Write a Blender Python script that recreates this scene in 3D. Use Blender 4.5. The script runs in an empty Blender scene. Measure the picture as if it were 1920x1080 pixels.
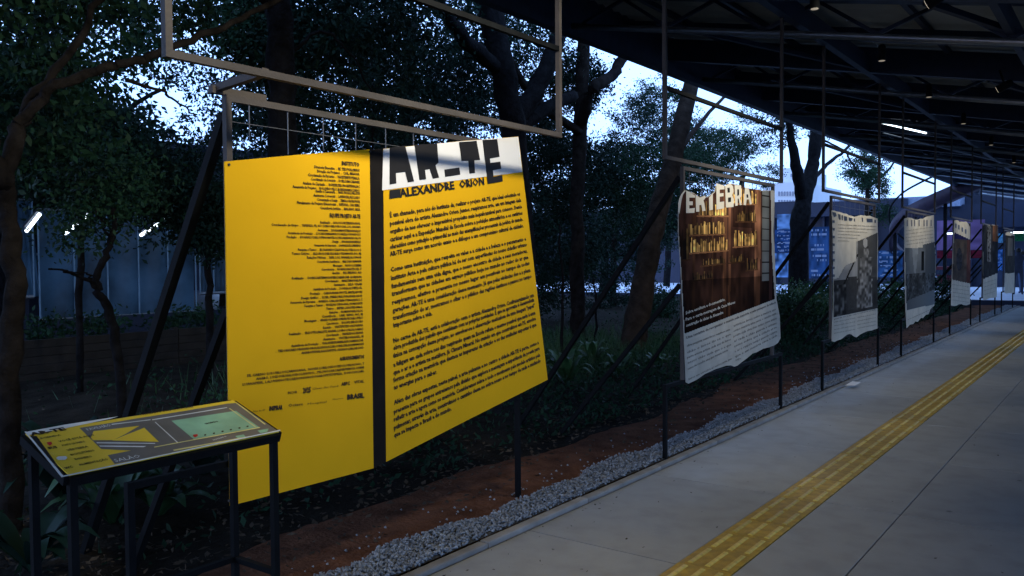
import bpy, bmesh, math, random
import numpy as np
from mathutils import Vector, Matrix

# ------------------------------------------------------------------ camera, sky, exposure
S = bpy.context.scene
COL = S.collection
R_ = Vector((0.80360771, 0.59511675, -0.00712093))
U_ = Vector((-0.01443073, 0.03144478, 0.99940131))
F_ = Vector((-0.59498437, 0.80302384, -0.03385724))
CAM = Vector((0, 0, 1.5)); FPX = 1572.94
cd = bpy.data.cameras.new('camera'); cam = bpy.data.objects.new('camera', cd); COL.objects.link(cam)
cam.matrix_world = Matrix(((R_.x, U_.x, -F_.x, 0), (R_.y, U_.y, -F_.y, 0), (R_.z, U_.z, -F_.z, 1.5), (0, 0, 0, 1)))
cd.sensor_width = 36; cd.lens = FPX / 1920 * 36; cd.clip_end = 1500; cd.clip_start = .05
S.camera = cam
SUN_EL, SUN_ROT = math.radians(7), math.radians(200)
w = bpy.data.worlds.new('World'); S.world = w; w.use_nodes = True
wn = w.node_tree; wn.nodes.clear()
wo = wn.nodes.new('ShaderNodeOutputWorld'); bg = wn.nodes.new('ShaderNodeBackground')
sk = wn.nodes.new('ShaderNodeTexSky'); sk.sky_type = 'NISHITA'; sk.sun_disc = False
sk.sun_elevation = SUN_EL; sk.sun_rotation = SUN_ROT; sk.air_density = 1.3; sk.dust_density = 2.5; sk.ozone_density = 3
mx = wn.nodes.new('ShaderNodeMixRGB'); mx.inputs[0].default_value = .6      # thin even overcast over the dusk sky
mx.inputs[2].default_value = (9.4, 16.0, 31.5, 1)
wn.links.new(sk.outputs[0], mx.inputs[1]); wn.links.new(mx.outputs[0], bg.inputs[0]); wn.links.new(bg.outputs[0], wo.inputs[0])
bg.inputs[1].default_value = 0.14
vs = S.view_settings; vs.view_transform = 'Standard'; vs.look = 'None'; vs.exposure = 0; vs.gamma = 1; vs.use_curve_mapping = False
FLOOR_LAMP = 1.0

rnd = random.Random(7); rng = np.random.default_rng(7)

def at(px, py, X=None, Y=None, Z=None):
    d = F_ + R_ * ((px - 960) / FPX) - U_ * ((py - 540) / FPX)
    if X is not None: t = X / d.x
    elif Y is not None: t = Y / d.y
    else: t = (Z - 1.5) / d.z
    return CAM + d * t

# ------------------------------------------------------------------ materials
def mat(name, col, rough=.7, metal=0, var=.25, scale=8, bump=.0, bscale=40, emit=None, col2=None, spec=.3, trans=0):
    m = bpy.data.materials.new(name); m.use_nodes = True; nt = m.node_tree; b = nt.nodes['Principled BSDF']
    b.inputs['Roughness'].default_value = rough; b.inputs['Metallic'].default_value = metal
    b.inputs['Specular IOR Level'].default_value = spec
    tc = nt.nodes.new('ShaderNodeTexCoord'); nz = nt.nodes.new('ShaderNodeTexNoise')
    nz.inputs['Scale'].default_value = scale; nz.inputs['Detail'].default_value = 6
    nt.links.new(tc.outputs['Object'], nz.inputs['Vector'])
    rp = nt.nodes.new('ShaderNodeValToRGB')
    c2 = col2 if col2 else tuple(c * (1 - var) for c in col)
    c1 = tuple(min(1, c * (1 + (0 if col2 else var * .5))) for c in col)
    rp.color_ramp.elements[0].position = .3; rp.color_ramp.elements[1].position = .72
    rp.color_ramp.elements[0].color = (*c2, 1); rp.color_ramp.elements[1].color = (*c1, 1)
    nt.links.new(nz.outputs['Fac'], rp.inputs[0]); nt.links.new(rp.outputs[0], b.inputs['Base Color'])
    if bump:
        n2 = nt.nodes.new('ShaderNodeTexNoise'); n2.inputs['Scale'].default_value = bscale; n2.inputs['Detail'].default_value = 8
        nt.links.new(tc.outputs['Object'], n2.inputs['Vector'])
        bp = nt.nodes.new('ShaderNodeBump'); bp.inputs['Strength'].default_value = bump; bp.inputs['Distance'].default_value = .02
        nt.links.new(n2.outputs['Fac'], bp.inputs['Height']); nt.links.new(bp.outputs[0], b.inputs['Normal'])
    if emit:
        b.inputs['Emission Color'].default_value = (*emit[:3], 1); b.inputs['Emission Strength'].default_value = emit[3]
    if trans:
        b.inputs['Transmission Weight'].default_value = 0
        tr = nt.nodes.new('ShaderNodeBsdfTranslucent'); ms = nt.nodes.new('ShaderNodeMixShader'); ms.inputs[0].default_value = trans
        nt.links.new(rp.outputs[0], tr.inputs[0]); nt.links.new(b.outputs[0], ms.inputs[1]); nt.links.new(tr.outputs[0], ms.inputs[2])
        nt.links.new(ms.outputs[0], nt.nodes['Material Output'].inputs[0])
    return m

def mat_attr(name, rough=.9, spec=.04):
    m = bpy.data.materials.new(name); m.use_nodes = True; nt = m.node_tree; b = nt.nodes['Principled BSDF']
    a = nt.nodes.new('ShaderNodeAttribute'); a.attribute_name = 'print'
    nt.links.new(a.outputs['Color'], b.inputs['Base Color']); b.inputs['Roughness'].default_value = rough
    b.inputs['Specular IOR Level'].default_value = spec
    return m

def mat_concrete(name, col, warm=None):
    m = mat(name, col, rough=.62, var=.22, scale=1.3, bump=.12, bscale=60, spec=.35)
    nt = m.node_tree; b = nt.nodes['Principled BSDF']
    geo = nt.nodes.new('ShaderNodeNewGeometry')
    def nz(scale, det=4, rough=.5):
        n = nt.nodes.new('ShaderNodeTexNoise'); n.inputs['Scale'].default_value = scale; n.inputs['Detail'].default_value = det
        nt.links.new(geo.outputs['Position'], n.inputs['Vector']); return n
    # cloudy trowel marks
    n1 = nz(.9, 3); n2 = nz(6, 6); n3 = nz(3.2, 2)
    base = nt.nodes.new('ShaderNodeMixRGB'); base.inputs[1].default_value = (*[c * .86 for c in col], 1); base.inputs[2].default_value = (*[c * 1.1 for c in col], 1)
    nt.links.new(n1.outputs['Fac'], base.inputs[0])
    mul = nt.nodes.new('ShaderNodeMixRGB'); mul.blend_type = 'MULTIPLY'; mul.inputs[0].default_value = .3
    nt.links.new(base.outputs[0], mul.inputs[1])
    r2 = nt.nodes.new('ShaderNodeValToRGB'); r2.color_ramp.elements[0].position = .34; r2.color_ramp.elements[1].position = .56
    r2.color_ramp.elements[0].color = (.62, .6, .58, 1); r2.color_ramp.elements[1].color = (1, 1, 1, 1)
    nt.links.new(n2.outputs['Fac'], r2.inputs[0]); nt.links.new(r2.outputs[0], mul.inputs[2])
    # little dark spots and stains
    vo = nt.nodes.new('ShaderNodeTexVoronoi'); vo.inputs['Scale'].default_value = 2.3; nt.links.new(geo.outputs['Position'], vo.inputs['Vector'])
    r3 = nt.nodes.new('ShaderNodeValToRGB'); r3.color_ramp.elements[0].position = .025; r3.color_ramp.elements[1].position = .05
    r3.color_ramp.elements[0].color = (.3, .3, .32, 1); r3.color_ramp.elements[1].color = (1, 1, 1, 1)
    nt.links.new(vo.outputs['Distance'], r3.inputs[0])
    mul2 = nt.nodes.new('ShaderNodeMixRGB'); mul2.blend_type = 'MULTIPLY'; mul2.inputs[0].default_value = .8
    nt.links.new(mul.outputs[0], mul2.inputs[1]); nt.links.new(r3.outputs[0], mul2.inputs[2])
    nt.links.new(mul2.outputs[0], b.inputs['Base Color'])
    rr = nt.nodes.new('ShaderNodeMapRange'); rr.inputs[3].default_value = .42; rr.inputs[4].default_value = .75
    nt.links.new(n3.outputs['Fac'], rr.inputs[0]); nt.links.new(rr.outputs[0], b.inputs['Roughness'])
    return m

M = {}
M['concrete'] = mat_concrete('walkway_concrete', (.345, .35, .345))
M['joint'] = mat('joint_dirt', (.04, .038, .035), rough=.95)
M['kerb'] = mat('kerb_concrete', (.33, .31, .28), rough=.75, var=.35, scale=5, bump=.2)
M['tactile'] = mat('tactile_yellow', (.56, .36, .04), rough=.5, var=.4, scale=14, bump=.15, bscale=120)
M['tactile_bar'] = mat('tactile_bar_yellow', (.72, .54, .11), rough=.42, var=.3, scale=25, spec=.5)
M['soil'] = mat('red_soil', (.15, .066, .037), rough=.95, var=.5, scale=5, bump=.9, bscale=35, spec=.05)
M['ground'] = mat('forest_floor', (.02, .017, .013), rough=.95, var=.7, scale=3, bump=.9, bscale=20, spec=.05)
M['gravel'] = mat('gravel_stone', (.33, .35, .37), rough=.85, var=.55, scale=30, spec=.2)
M['gravelbase'] = mat('gravel_bed', (.1, .1, .1), rough=.95, var=.6, scale=60, bump=.6, bscale=90)
M['steel'] = mat('painted_steel', (.085, .073, .066), rough=.6, scale=4, spec=.2, col2=(.05, .045, .042), bump=.15, bscale=60)
M['blacksteel'] = mat('black_steel', (.006, .007, .008), rough=.7, var=.3, scale=12, spec=.08)
M['wire'] = mat('wire', (.12, .12, .12), rough=.4, metal=.6)
M['yellow'] = mat('yellow_vinyl', (.80, .44, .012), rough=.8, var=.08, scale=1.7, spec=.03, bump=1, bscale=1.7)
M['white'] = mat('white_print', (.8, .79, .77), rough=.55, var=.04, scale=2)
M['black'] = mat('black_print', (.014, .012, .010), rough=.5, var=.2, spec=.3)
M['spine'] = mat('black_spine', (.012, .010, .009), rough=.7, var=.3, spec=.1)
M['ink'] = mat('dark_ink', (.035, .02, .006), rough=.6)
M['paper'] = mat('cream_paper', (.60, .54, .43), rough=.9, spec=.05, var=.18, scale=6)
M['papergrey'] = mat('aged_paper', (.52, .49, .41), rough=.9, spec=.05, var=.2, scale=5)
M['greyink'] = mat('grey_ink', (.13, .12, .10), rough=.7)
M['print'] = mat_attr('photo_print')
M['bark'] = mat('bark', (.016, .0135, .012), rough=.95, var=.6, scale=9, bump=1, bscale=25, spec=.05)
M['barkdark'] = mat('dark_bark', (.009, .009, .010), rough=.95, var=.6, scale=9, bump=1, bscale=25, spec=.05)
M['barkred'] = mat('reddish_bark', (.035, .026, .02), rough=.95, var=.5, scale=7, bump=1, bscale=22, spec=.05)
M['leaf'] = mat('leaf', (.014, .044, .022), rough=.6, var=.6, scale=2.2, spec=.12, trans=.12)
M['leaf2'] = mat('dark_leaf', (.009, .028, .02), rough=.6, var=.6, scale=2.2, spec=.1, trans=.1)
M['leaf3'] = mat('fresh_leaf', (.03, .085, .03), rough=.45, var=.5, scale=3, spec=.4, trans=.3)
M['litter'] = mat('leaf_litter', (.07, .05, .03), rough=.9, var=.7, scale=6)
M['roofsheet'] = mat('roof_sheet', (.34, .35, .33), rough=.8, var=.35, scale=1.6, spec=.1)
M['roofsteel'] = mat('roof_steel', (.014, .024, .05), rough=.55, var=.3, spec=.3)  # blue tint in the colour stands in for sky reflected off the steel
M['pipe'] = mat('galvanised_pipe', (.28, .31, .34), rough=.35, metal=.7, var=.2)
M['planks'] = mat('dark_planks', (.018, .016, .014), rough=.85, var=.5, scale=6, bump=.4)
M['curtain'] = mat('plastic_sheet', (.09, .2, .32), rough=.4, var=.75, scale=1.1, trans=.5)
M['facade'] = mat('dark_facade', (.012, .022, .05), rough=.5, var=.4, scale=.6)
M['farwhite'] = mat('pale_tower_wall', (.6, .63, .68), rough=.8, var=.1, scale=.2)
M['farwindow'] = mat('tower_window', (.22, .26, .34), rough=.3)
M['tube'] = mat('lamp_tube', (.9, .9, .9), emit=(.75, .88, 1, 4))
M['lampface'] = mat('lamp_face', (.9, .85, .75), emit=(1, .86, .65, .5))
M['lampface_dim'] = mat('lamp_face_frosted', (.3, .28, .25), emit=(1, .86, .65, .25))
M['glass'] = mat('dark_glass', (.03, .05, .08), rough=.1, spec=.6)
M['mapgrey'] = mat('map_grey', (.17, .165, .15), rough=.4); M['mapgreen'] = mat('map_green', (.30, .58, .38), rough=.4)
M['mapyellow'] = mat('map_yellow', (.85, .62, .04), rough=.45, var=.05, spec=.5)
M['mapline'] = mat('map_line', (.85, .78, .3), rough=.4); M['mapwhite'] = mat('map_white', (.8, .85, .85), rough=.4)
M['red'] = mat('red_mark', (.6, .03, .03), rough=.4)

def per_piece(m, lo):          # each tile or slab has its own slight tone
    nt = m.node_tree; b = nt.nodes['Principled BSDF']; src = b.inputs['Base Color'].links[0].from_socket
    oi = nt.nodes.new('ShaderNodeObjectInfo'); mr = nt.nodes.new('ShaderNodeMapRange'); mr.inputs[3].default_value = lo; mr.inputs[4].default_value = 1.06
    mu = nt.nodes.new('ShaderNodeMixRGB'); mu.blend_type = 'MULTIPLY'; mu.inputs[0].default_value = 1
    nt.links.new(oi.outputs['Random'], mr.inputs[0]); nt.links.new(src, mu.inputs[1]); nt.links.new(mr.outputs[0], mu.inputs[2]); nt.links.new(mu.outputs[0], b.inputs['Base Color'])
per_piece(M['tactile'], .74); per_piece(M['tactile_bar'], .7); per_piece(M['concrete'], .9); per_piece(M['kerb'], .8)

# ------------------------------------------------------------------ builders
class MB:
    def __init__(s): s.v = []; s.f = []
    def add(s, vs, fs):
        k = len(s.v); s.v += [tuple(v) for v in vs]; s.f += [tuple(i + k for i in f) for f in fs]; return s
    def box(s, x0, x1, y0, y1, z0, z1):
        return s.add([(x0,y0,z0),(x1,y0,z0),(x1,y1,z0),(x0,y1,z0),(x0,y0,z1),(x1,y0,z1),(x1,y1,z1),(x0,y1,z1)],
              [(0,3,2,1),(4,5,6,7),(0,1,5,4),(1,2,6,5),(2,3,7,6),(3,0,4,7)])
    def bar(s, a, b, w, h=None, up=Vector((0,0,1))):
        a = Vector(a); b = Vector(b); h = h or w; d = (b - a).normalized()
        if abs(d.dot(up)) > .99: up = Vector((1, 0, 0))
        x = d.cross(up).normalized() * (w / 2); y = x.normalized().cross(d).normalized() * (h / 2)
        vs = [p + q for p in (a, b) for q in (-x-y, x-y, x+y, -x+y)]
        return s.add(vs, [(0,3,2,1),(4,5,6,7),(0,1,5,4),(1,2,6,5),(2,3,7,6),(3,0,4,7)])
    def tube(s, pts, rs, n=8):
        pts = [Vector(p) for p in pts]
        if not hasattr(rs, '__len__'): rs = [rs] * len(pts)
        rings = []
        ref = Vector((.3, .2, 1)).normalized()
        for i, p in enumerate(pts):
            d = (pts[min(i+1, len(pts)-1)] - pts[max(i-1, 0)]).normalized()
            if abs(d.dot(ref)) > .95: ref2 = Vector((1, .1, 0)).normalized()
            else: ref2 = ref
            x = d.cross(ref2).normalized(); y = d.cross(x)
            rings.append([p + (x * math.cos(2*math.pi*k/n) + y * math.sin(2*math.pi*k/n)) * rs[i] for k in range(n)])
        vs = [v for r in rings for v in r]; fs = []
        for i in range(len(pts) - 1):
            for k in range(n): fs.append((i*n+k, i*n+(k+1) % n, (i+1)*n+(k+1) % n, (i+1)*n+k))
        fs.append(tuple(range(n-1, -1, -1))); fs.append(tuple((len(pts)-1)*n + k for k in range(n)))
        return s.add(vs, fs)
    def prism(s, pts, off):
        n = len(pts); pts = [Vector(p) for p in pts]; off = Vector(off)
        vs = pts + [p + off for p in pts]
        return s.add(vs, [tuple(range(n)), tuple(range(2*n-1, n-1, -1))] + [((i+1) % n, i, n+i, n+(i+1) % n) for i in range(n)])
    def build(s, name, m, parent=None, smooth=False):
        me = bpy.data.meshes.new(name); me.from_pydata(s.v, [], s.f); me.update()
        return link(name, me, m, parent, smooth)

def link(name, me, m, parent=None, smooth=False):
    if m and not me.materials: me.materials.append(m)
    if smooth: me.polygons.foreach_set('use_smooth', [True] * len(me.polygons))
    o = bpy.data.objects.new(name, me); COL.objects.link(o)
    if parent:
        o.parent = parent; o.matrix_parent_inverse = Matrix.Translation(-parent.location)
    return o
def tag(o, label=None, cat=None, group=None, kind=None):
    if label: o['label'] = label
    if cat: o['category'] = cat
    if group: o['group'] = group
    if kind: o['kind'] = kind
    return o
def thing(name, label, cat, loc=(0,0,0), group=None, kind=None):
    o = bpy.data.objects.new(name, None); COL.objects.link(o); o.location = loc; o.empty_display_size = .1
    return tag(o, label, cat, group, kind)
def struct(o): o['kind'] = 'structure'; return o

def rects(name, m, parent, quads):
    b = MB()
    for q in quads: b.add(q, [tuple(range(len(q)))])
    return b.build(name, m, parent)

def text_mesh(string, bold=0.0):
    cu = bpy.data.curves.new('t', 'FONT'); cu.body = string; cu.resolution_u = 1; cu.size = 1; cu.offset = bold
    o = bpy.data.objects.new('t', cu); COL.objects.link(o)
    me = bpy.data.meshes.new_from_object(o); 
    v = np.empty(len(me.vertices) * 3); me.vertices.foreach_get('co', v); v = v.reshape(-1, 3)
    f = [tuple(p.vertices) for p in me.polygons]
    bpy.data.objects.remove(o); bpy.data.curves.remove(cu); bpy.data.meshes.remove(me)
    return v, f
def text_line(b, string, p0, p1, h, bold=0.0, nrm=Vector((1, 0, 0)), up=None):
    """letters from p0 to p1 on a plane with normal nrm, cap height h metres"""
    v, f = text_mesh(string, bold)
    if len(v) == 0: return
    p0 = Vector(p0); p1 = Vector(p1); d = p1 - p0; L = d.length; ux = d / L
    uy = up if up else nrm.cross(ux).normalized()
    x0, x1 = v[:, 0].min(), v[:, 0].max()
    out = [p0 + ux * ((a[0] - x0) / (x1 - x0) * L) + uy * (a[1] / .72 * h) for a in v]
    b.add(out, f)
def pline(b, s, px0, px1, hpx, X, bold=0.0):
    p0 = at(*px0, X=X); p1 = at(*px1, X=X); h = (at(px0[0], px0[1] - hpx, X=X) - p0).length
    text_line(b, s, p0, p1, h, bold)

class Lines:
    def __init__(s): s.l = []
    def add(s, vs, fs): s.l.append((vs, fs))
    def build(s, name, m, parent=None):
        for vs, fs in s.l: MB().add(vs, fs).build(name, m, parent)
def inpoly(x, y, poly):
    c = np.zeros(x.shape, bool); n = len(poly); j = n - 1
    for i in range(n):
        xi, yi = poly[i]; xj, yj = poly[j]
        c ^= ((yi > y) != (yj > y)) & (x < (xj - xi) * (y - yi) / (yj - yi + 1e-12) + xi); j = i
    return c
def print_grid(name, parent, poly_px, X, nx, ny, paint):
    """flat printed picture: a fine grid clipped to the outline, one printed colour per cell"""
    pl = [at(*q, X=X) for q in poly_px]; poly = [(p.y, p.z) for p in pl]
    y0, y1 = min(p[0] for p in poly), max(p[0] for p in poly); z0, z1 = min(p[1] for p in poly), max(p[1] for p in poly)
    u, v = np.meshgrid(np.arange(nx), np.arange(ny), indexing='ij')
    cu = (u + .5) / nx; cv = (v + .5) / ny
    ins = inpoly(y0 + cu * (y1 - y0), z0 + cv * (z1 - z0), poly)
    uu = u[ins]; vv = v[ins]
    c = paint(cu[ins], cv[ins])
    gy = y0 + np.arange(nx + 1) / nx * (y1 - y0); gz = z0 + np.arange(ny + 1) / ny * (z1 - z0)
    V = np.array([(X, a, z) for a in gy for z in gz]); k = ny + 1
    F = np.stack([uu*k+vv, (uu+1)*k+vv, (uu+1)*k+vv+1, uu*k+vv+1], 1)
    used, inv = np.unique(F, return_inverse=True); F = inv.reshape(F.shape); V = V[used]
    me = bpy.data.meshes.new(name); me.from_pydata(V.tolist(), [], F.tolist())
    ca = me.color_attributes.new('print', 'FLOAT_COLOR', 'CORNER')
    c = np.clip(c, 0, 1) ** 1.22 * 1.02; c = c * .82 + c.mean(1, keepdims=True) * .18
    cc = np.repeat(np.concatenate([np.clip(c, 0, 1), np.ones((len(c), 1))], 1), 4, 0).astype(np.float32)
    ca.data.foreach_set('color', cc.ravel())
    return link(name, me, M['print'], parent)

def leaf_mesh(centers, sizes, droop=.3, aspect=.5, fold=True):
    n = len(centers)
    d = rng.normal(size=(n, 3)); d[:, 2] -= droop * 1.5; d /= np.linalg.norm(d, axis=1)[:, None]
    r = rng.normal(size=(n, 3)); s = np.cross(d, r); s /= np.linalg.norm(s, axis=1)[:, None]
    nn = np.cross(d, s)
    L = sizes[:, None]; c = centers
    a = c; b = c + d * L * .45 + s * L * aspect * .5 + nn * L * .08; e = c + d * L; g = c + d * L * .45 - s * L * aspect * .5 + nn * L * .08
    V = np.stack([a, b, e, g], 1).reshape(-1, 3); F = np.arange(n * 4).reshape(-1, 4)
    return V, F
def fast_mesh(name, V, F, m, parent=None):
    me = bpy.data.meshes.new(name); nv, nf, k = len(V), len(F), F.shape[1]
    me.vertices.add(nv); me.vertices.foreach_set('co', np.ascontiguousarray(V, dtype=np.float32).ravel())
    me.loops.add(nf * k); me.loops.foreach_set('vertex_index', np.ascontiguousarray(F, dtype=np.int32).ravel())
    me.polygons.add(nf); me.polygons.foreach_set('loop_start', np.arange(0, nf * k, k, dtype=np.int32)); 
    me.update(calc_edges=True); me.validate()
    return link(name, me, m, parent)
DENS = 2.1
def crown_points(blobs, per_cluster=34, cl_r=.26):
    C = []
    for (c, r, n) in blobs:
        c = np.array(c, float); r = np.array(r if hasattr(r, '__len__') else (r, r, r * .85), float)
        n = int(n * DENS); k = max(1, n // per_cluster)
        q = rng.normal(size=(k, 3)); q /= np.linalg.norm(q, axis=1)[:, None]; q *= rng.uniform(.25, 1, (k, 1)) ** .6
        cc = c + q * r
        sz = rng.uniform(.5, 1.5, (k, 1)).repeat(per_cluster, 0) * cl_r
        pts = cc.repeat(per_cluster, 0) + rng.normal(size=(k * per_cluster, 3)) * sz * [1, 1, .6]
        C.append(pts)
    return np.concatenate(C)

# ================================================================== SETTING
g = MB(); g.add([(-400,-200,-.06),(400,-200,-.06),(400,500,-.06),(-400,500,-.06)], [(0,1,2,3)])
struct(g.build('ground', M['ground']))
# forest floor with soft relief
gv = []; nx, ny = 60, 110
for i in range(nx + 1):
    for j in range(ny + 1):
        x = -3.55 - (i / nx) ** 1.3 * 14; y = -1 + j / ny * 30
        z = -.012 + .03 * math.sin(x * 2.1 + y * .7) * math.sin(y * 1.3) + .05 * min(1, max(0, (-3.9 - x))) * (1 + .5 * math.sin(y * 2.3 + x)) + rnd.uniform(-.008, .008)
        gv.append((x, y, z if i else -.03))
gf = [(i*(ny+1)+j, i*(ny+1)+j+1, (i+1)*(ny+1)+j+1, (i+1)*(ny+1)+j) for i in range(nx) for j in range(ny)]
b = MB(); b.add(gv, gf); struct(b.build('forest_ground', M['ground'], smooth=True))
# red soil strip
b = MB(); gv = []; nx, ny = 8, 300
for j in range(ny + 1):
    y = -1 + j / ny * 30.3; e = -3.74 + .10 * math.sin(y * 1.1) + .05 * math.sin(y * 3.7) + rnd.uniform(-.015, .015) - max(0, min(.25, (y - 5) * .04))
    for i in range(nx + 1):
        x = -2.78 + (e + 2.78) * i / nx
        gv.append((x, y, .004 + .016 * math.sin(i / nx * 3.14) + rnd.uniform(-.004, .004) - (.03 if i == nx else 0)))
b.add(gv, [(j*(nx+1)+i, (j+1)*(nx+1)+i, (j+1)*(nx+1)+i+1, j*(nx+1)+i+1) for j in range(ny) for i in range(nx)])
struct(b.build('soil_strip', M['soil'], smooth=True))
# gravel bed : a base sheet and loose stones heaped on it
def gravel_edge(y): return -3.02 - .035 * np.sin(y * 2.7) - .03 * np.sin(y * 6.1 + 1) - .02 * np.sin(y * 13)
b = MB(); gv = []; ny = 300
for j in range(ny + 1):
    y = -1 + j / ny * 30.3; e = float(gravel_edge(y)) + .02
    for i in range(6): gv.append((-2.745 + (e + 2.745) * i / 5, y, .03 if i < 5 else .0))
b.add(gv, [(j*6+i, (j+1)*6+i, (j+1)*6+i+1, j*6+i+1) for j in range(ny) for i in range(5)])
struct(b.build('gravel_base', M['gravelbase'], smooth=True))
n = 44000
yy = 1.2 + (rng.uniform(0, 1, n) ** 2.1) * 27.5; ed = gravel_edge(yy)
xx = -2.75 + (ed - rng.exponential(.012, n) + 2.75) * rng.uniform(0, 1, n) ** .9
base_v = np.array([(1,0,-.2),(-.2,.95,-.3),(-.9,-.3,0),(.2,-.9,.1),(.1,.15,.8),(0,0,-.8)])
base_f = np.array([(0,1,4),(1,2,4),(2,3,4),(3,0,4),(1,0,5),(2,1,5),(3,2,5),(0,3,5)])
sz = rng.uniform(.005, .0125, n) * (1 + (yy > 10) * .4)
Q = rng.normal(size=(n, 4)); Q /= np.linalg.norm(Q, axis=1)[:, None]
w_, x_, y_, z_ = Q.T
Rm = np.stack([1-2*(y_**2+z_**2), 2*(x_*y_-z_*w_), 2*(x_*z_+y_*w_), 2*(x_*y_+z_*w_), 1-2*(x_**2+z_**2), 2*(y_*z_-x_*w_), 2*(x_*z_-y_*w_), 2*(y_*z_+x_*w_), 1-2*(x_**2+y_**2)], 1).reshape(n, 3, 3)
bv = base_v[None] * rng.uniform(.7, 1.3, (n, 6, 1))
V = np.einsum('nij,nkj->nki', Rm, bv) * sz[:, None, None] + np.stack([xx, yy, .034 + rng.uniform(-.005, .018, n) - .03 * (xx < ed + .02)], 1)[:, None]
F = (base_f[None] + (np.arange(n) * 6)[:, None, None]).reshape(-1, 3)
gr = fast_mesh('gravel', V.reshape(-1, 3), F, M['gravel']); tag(gr, 'grey crushed stone gravel strip between kerb and red soil', 'gravel', kind='stuff')
# per-stone tint through object-space noise is in the material

# walkway : base + slabs
b = MB(); b.add([(-2.70,-3,-.03),(14,-3,-.03),(14,31,-.03),(-2.70,31,-.03)], [(0,1,2,3)])
wk = struct(b.build('walkway', M['joint']))
cols = [(-2.672, -1.785), (-1.505, -1.072), (-1.066, .43), (.436, 1.93), (1.936, 3.43), (3.436, 4.93), (4.936, 6.43), (6.436, 13.2)]
rows = [.79 + 1.479 * k for k in range(-2, 21)]
proto = {}
for ci, (x0, x1) in enumerate(cols):
    for k, y in enumerate(rows[:-1]):
        gy = .0045
        if ci not in proto:
            m = MB(); wdt = (x1 - x0) / 2; ln = 1.479 / 2 - gy
            m.box(-wdt, wdt, -ln, ln, -.04, -.002)
            e = .003
            m.add([(-wdt,-ln,-.002),(wdt,-ln,-.002),(wdt,ln,-.002),(-wdt,ln,-.002),(-wdt+e,-ln+e,0),(wdt-e,-ln+e,0),(wdt-e,ln-e,0),(-wdt+e,ln-e,0)],
                  [(4,5,6,7),(0,1,5,4),(1,2,6,5),(2,3,7,6),(3,0,4,7)])
            me = bpy.data.meshes.new('slab'); me.from_pydata(m.v, [], [f for i_, f in enumerate(m.f) if i_ != 1]); me.materials.append(M['concrete']); proto[ci] = me
        o = bpy.data.objects.new('slab', proto[ci]); COL.objects.link(o); o.parent = wk
        o.location = ((x0 + x1) / 2, y + 1.479 / 2, 0)
# kerb segments
kb = struct(MB().box(-2.745, -2.678, -2, 29.5, -.10, -.03).build('kerb', M['kerb']))
m = MB(); L_ = .992
m.box(-.03, .03, 0, L_, -.025, .020)
m.add([(-.03,0,.020),(.03,0,.020),(.03,L_,.020),(-.03,L_,.020),(-.026,.004,.026),(.026,.004,.026),(.026,L_-.004,.026),(-.026,L_-.004,.026)], [(4,5,6,7),(0,1,5,4),(1,2,6,5),(2,3,7,6),(3,0,4,7)])
me = bpy.data.meshes.new('kerbstone'); me.from_pydata(m.v, [], [f for i_, f in enumerate(m.f) if i_ != 1]); me.materials.append(M['kerb'])
for k in range(31):
    o = bpy.data.objects.new('kerbstone', me); COL.objects.link(o); o.parent = kb
    o.location = (-2.712, -1.6 + k, rnd.uniform(-.002, .002))
# tactile paving
tp = thing('tactile_paving', 'yellow tactile guide strip of ribbed tiles running along the concrete walkway', 'tactile paving', (-1.645, 3, 0))
TL = .2835; TW = .272
tb = MB().box(-TW/2, TW/2, -TL/2+.0015, TL/2-.0015, -.02, .002); tme = bpy.data.meshes.new('tile'); tme.from_pydata(tb.v, [], tb.f); tme.materials.append(M['tactile'])
bb = MB(); hw, hl = .0145, .118
bb.add([(-hw,-hl,.002),(hw,-hl,.002),(hw,hl,.002),(-hw,hl,.002),(-hw*.55,-hl+.006,.008),(hw*.55,-hl+.006,.008),(hw*.55,hl-.006,.008),(-hw*.55,hl-.006,.008)], [(4,5,6,7),(0,1,5,4),(1,2,6,5),(2,3,7,6),(3,0,4,7)])
bme = bpy.data.meshes.new('bar'); bme.from_pydata(bb.v, [], bb.f); bme.materials.append(M['tactile_bar'])
jb = bpy.data.meshes.new('far'); vs_, fs_ = [], []
for k_, off in enumerate((-.09, 0, .09)):
    kk = len(vs_); vs_ += [(x + off, y, z) for x, y, z in bb.v]; fs_ += [tuple(i + kk for i in f) for f in bb.f]
jb.from_pydata(vs_, [], fs_); jb.materials.append(M['tactile_bar'])
for k in range(-8, 96):
    y = 3.774 + TL * (k + .5)
    if y > 30.5: break
    t = bpy.data.objects.new('tile', tme); COL.objects.link(t); t.parent = tp; t.location = (0, y - 3, rnd.uniform(-.001, .001))
    if k < 62:
        for off in (-.09, 0, .09):
            q = bpy.data.objects.new('bar', bme); COL.objects.link(q); q.parent = t; q.location = (off, 0, 0)
    else:
        q = bpy.data.objects.new('bars', jb); COL.objects.link(q); q.parent = t
# far plaza
b = MB(); b.box(-45, 9, 29.0, 29.35, -.05, .16); struct(b.build('plaza_step', M['facade']))
b = MB(); b.box(-60, 12, 29.36, 75, -.05, .02)
M['plaza'] = mat_concrete('plaza_concrete', (.62, .66, .74)); struct(b.build('plaza', M['plaza']))

# ================================================================== ROOF
rf = thing('canopy_roof', 'large dark steel canopy roof sloping up and out over the walkway', 'roof', (0, 12, 3.2))
def rz(x): return 3.2 - .2 * x if x < .5 else 3.1 + .05 * (x - .5)
XR = 9.5  # unseen right half of the roof, widened to hold back sky light
XE = -5.5
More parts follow.
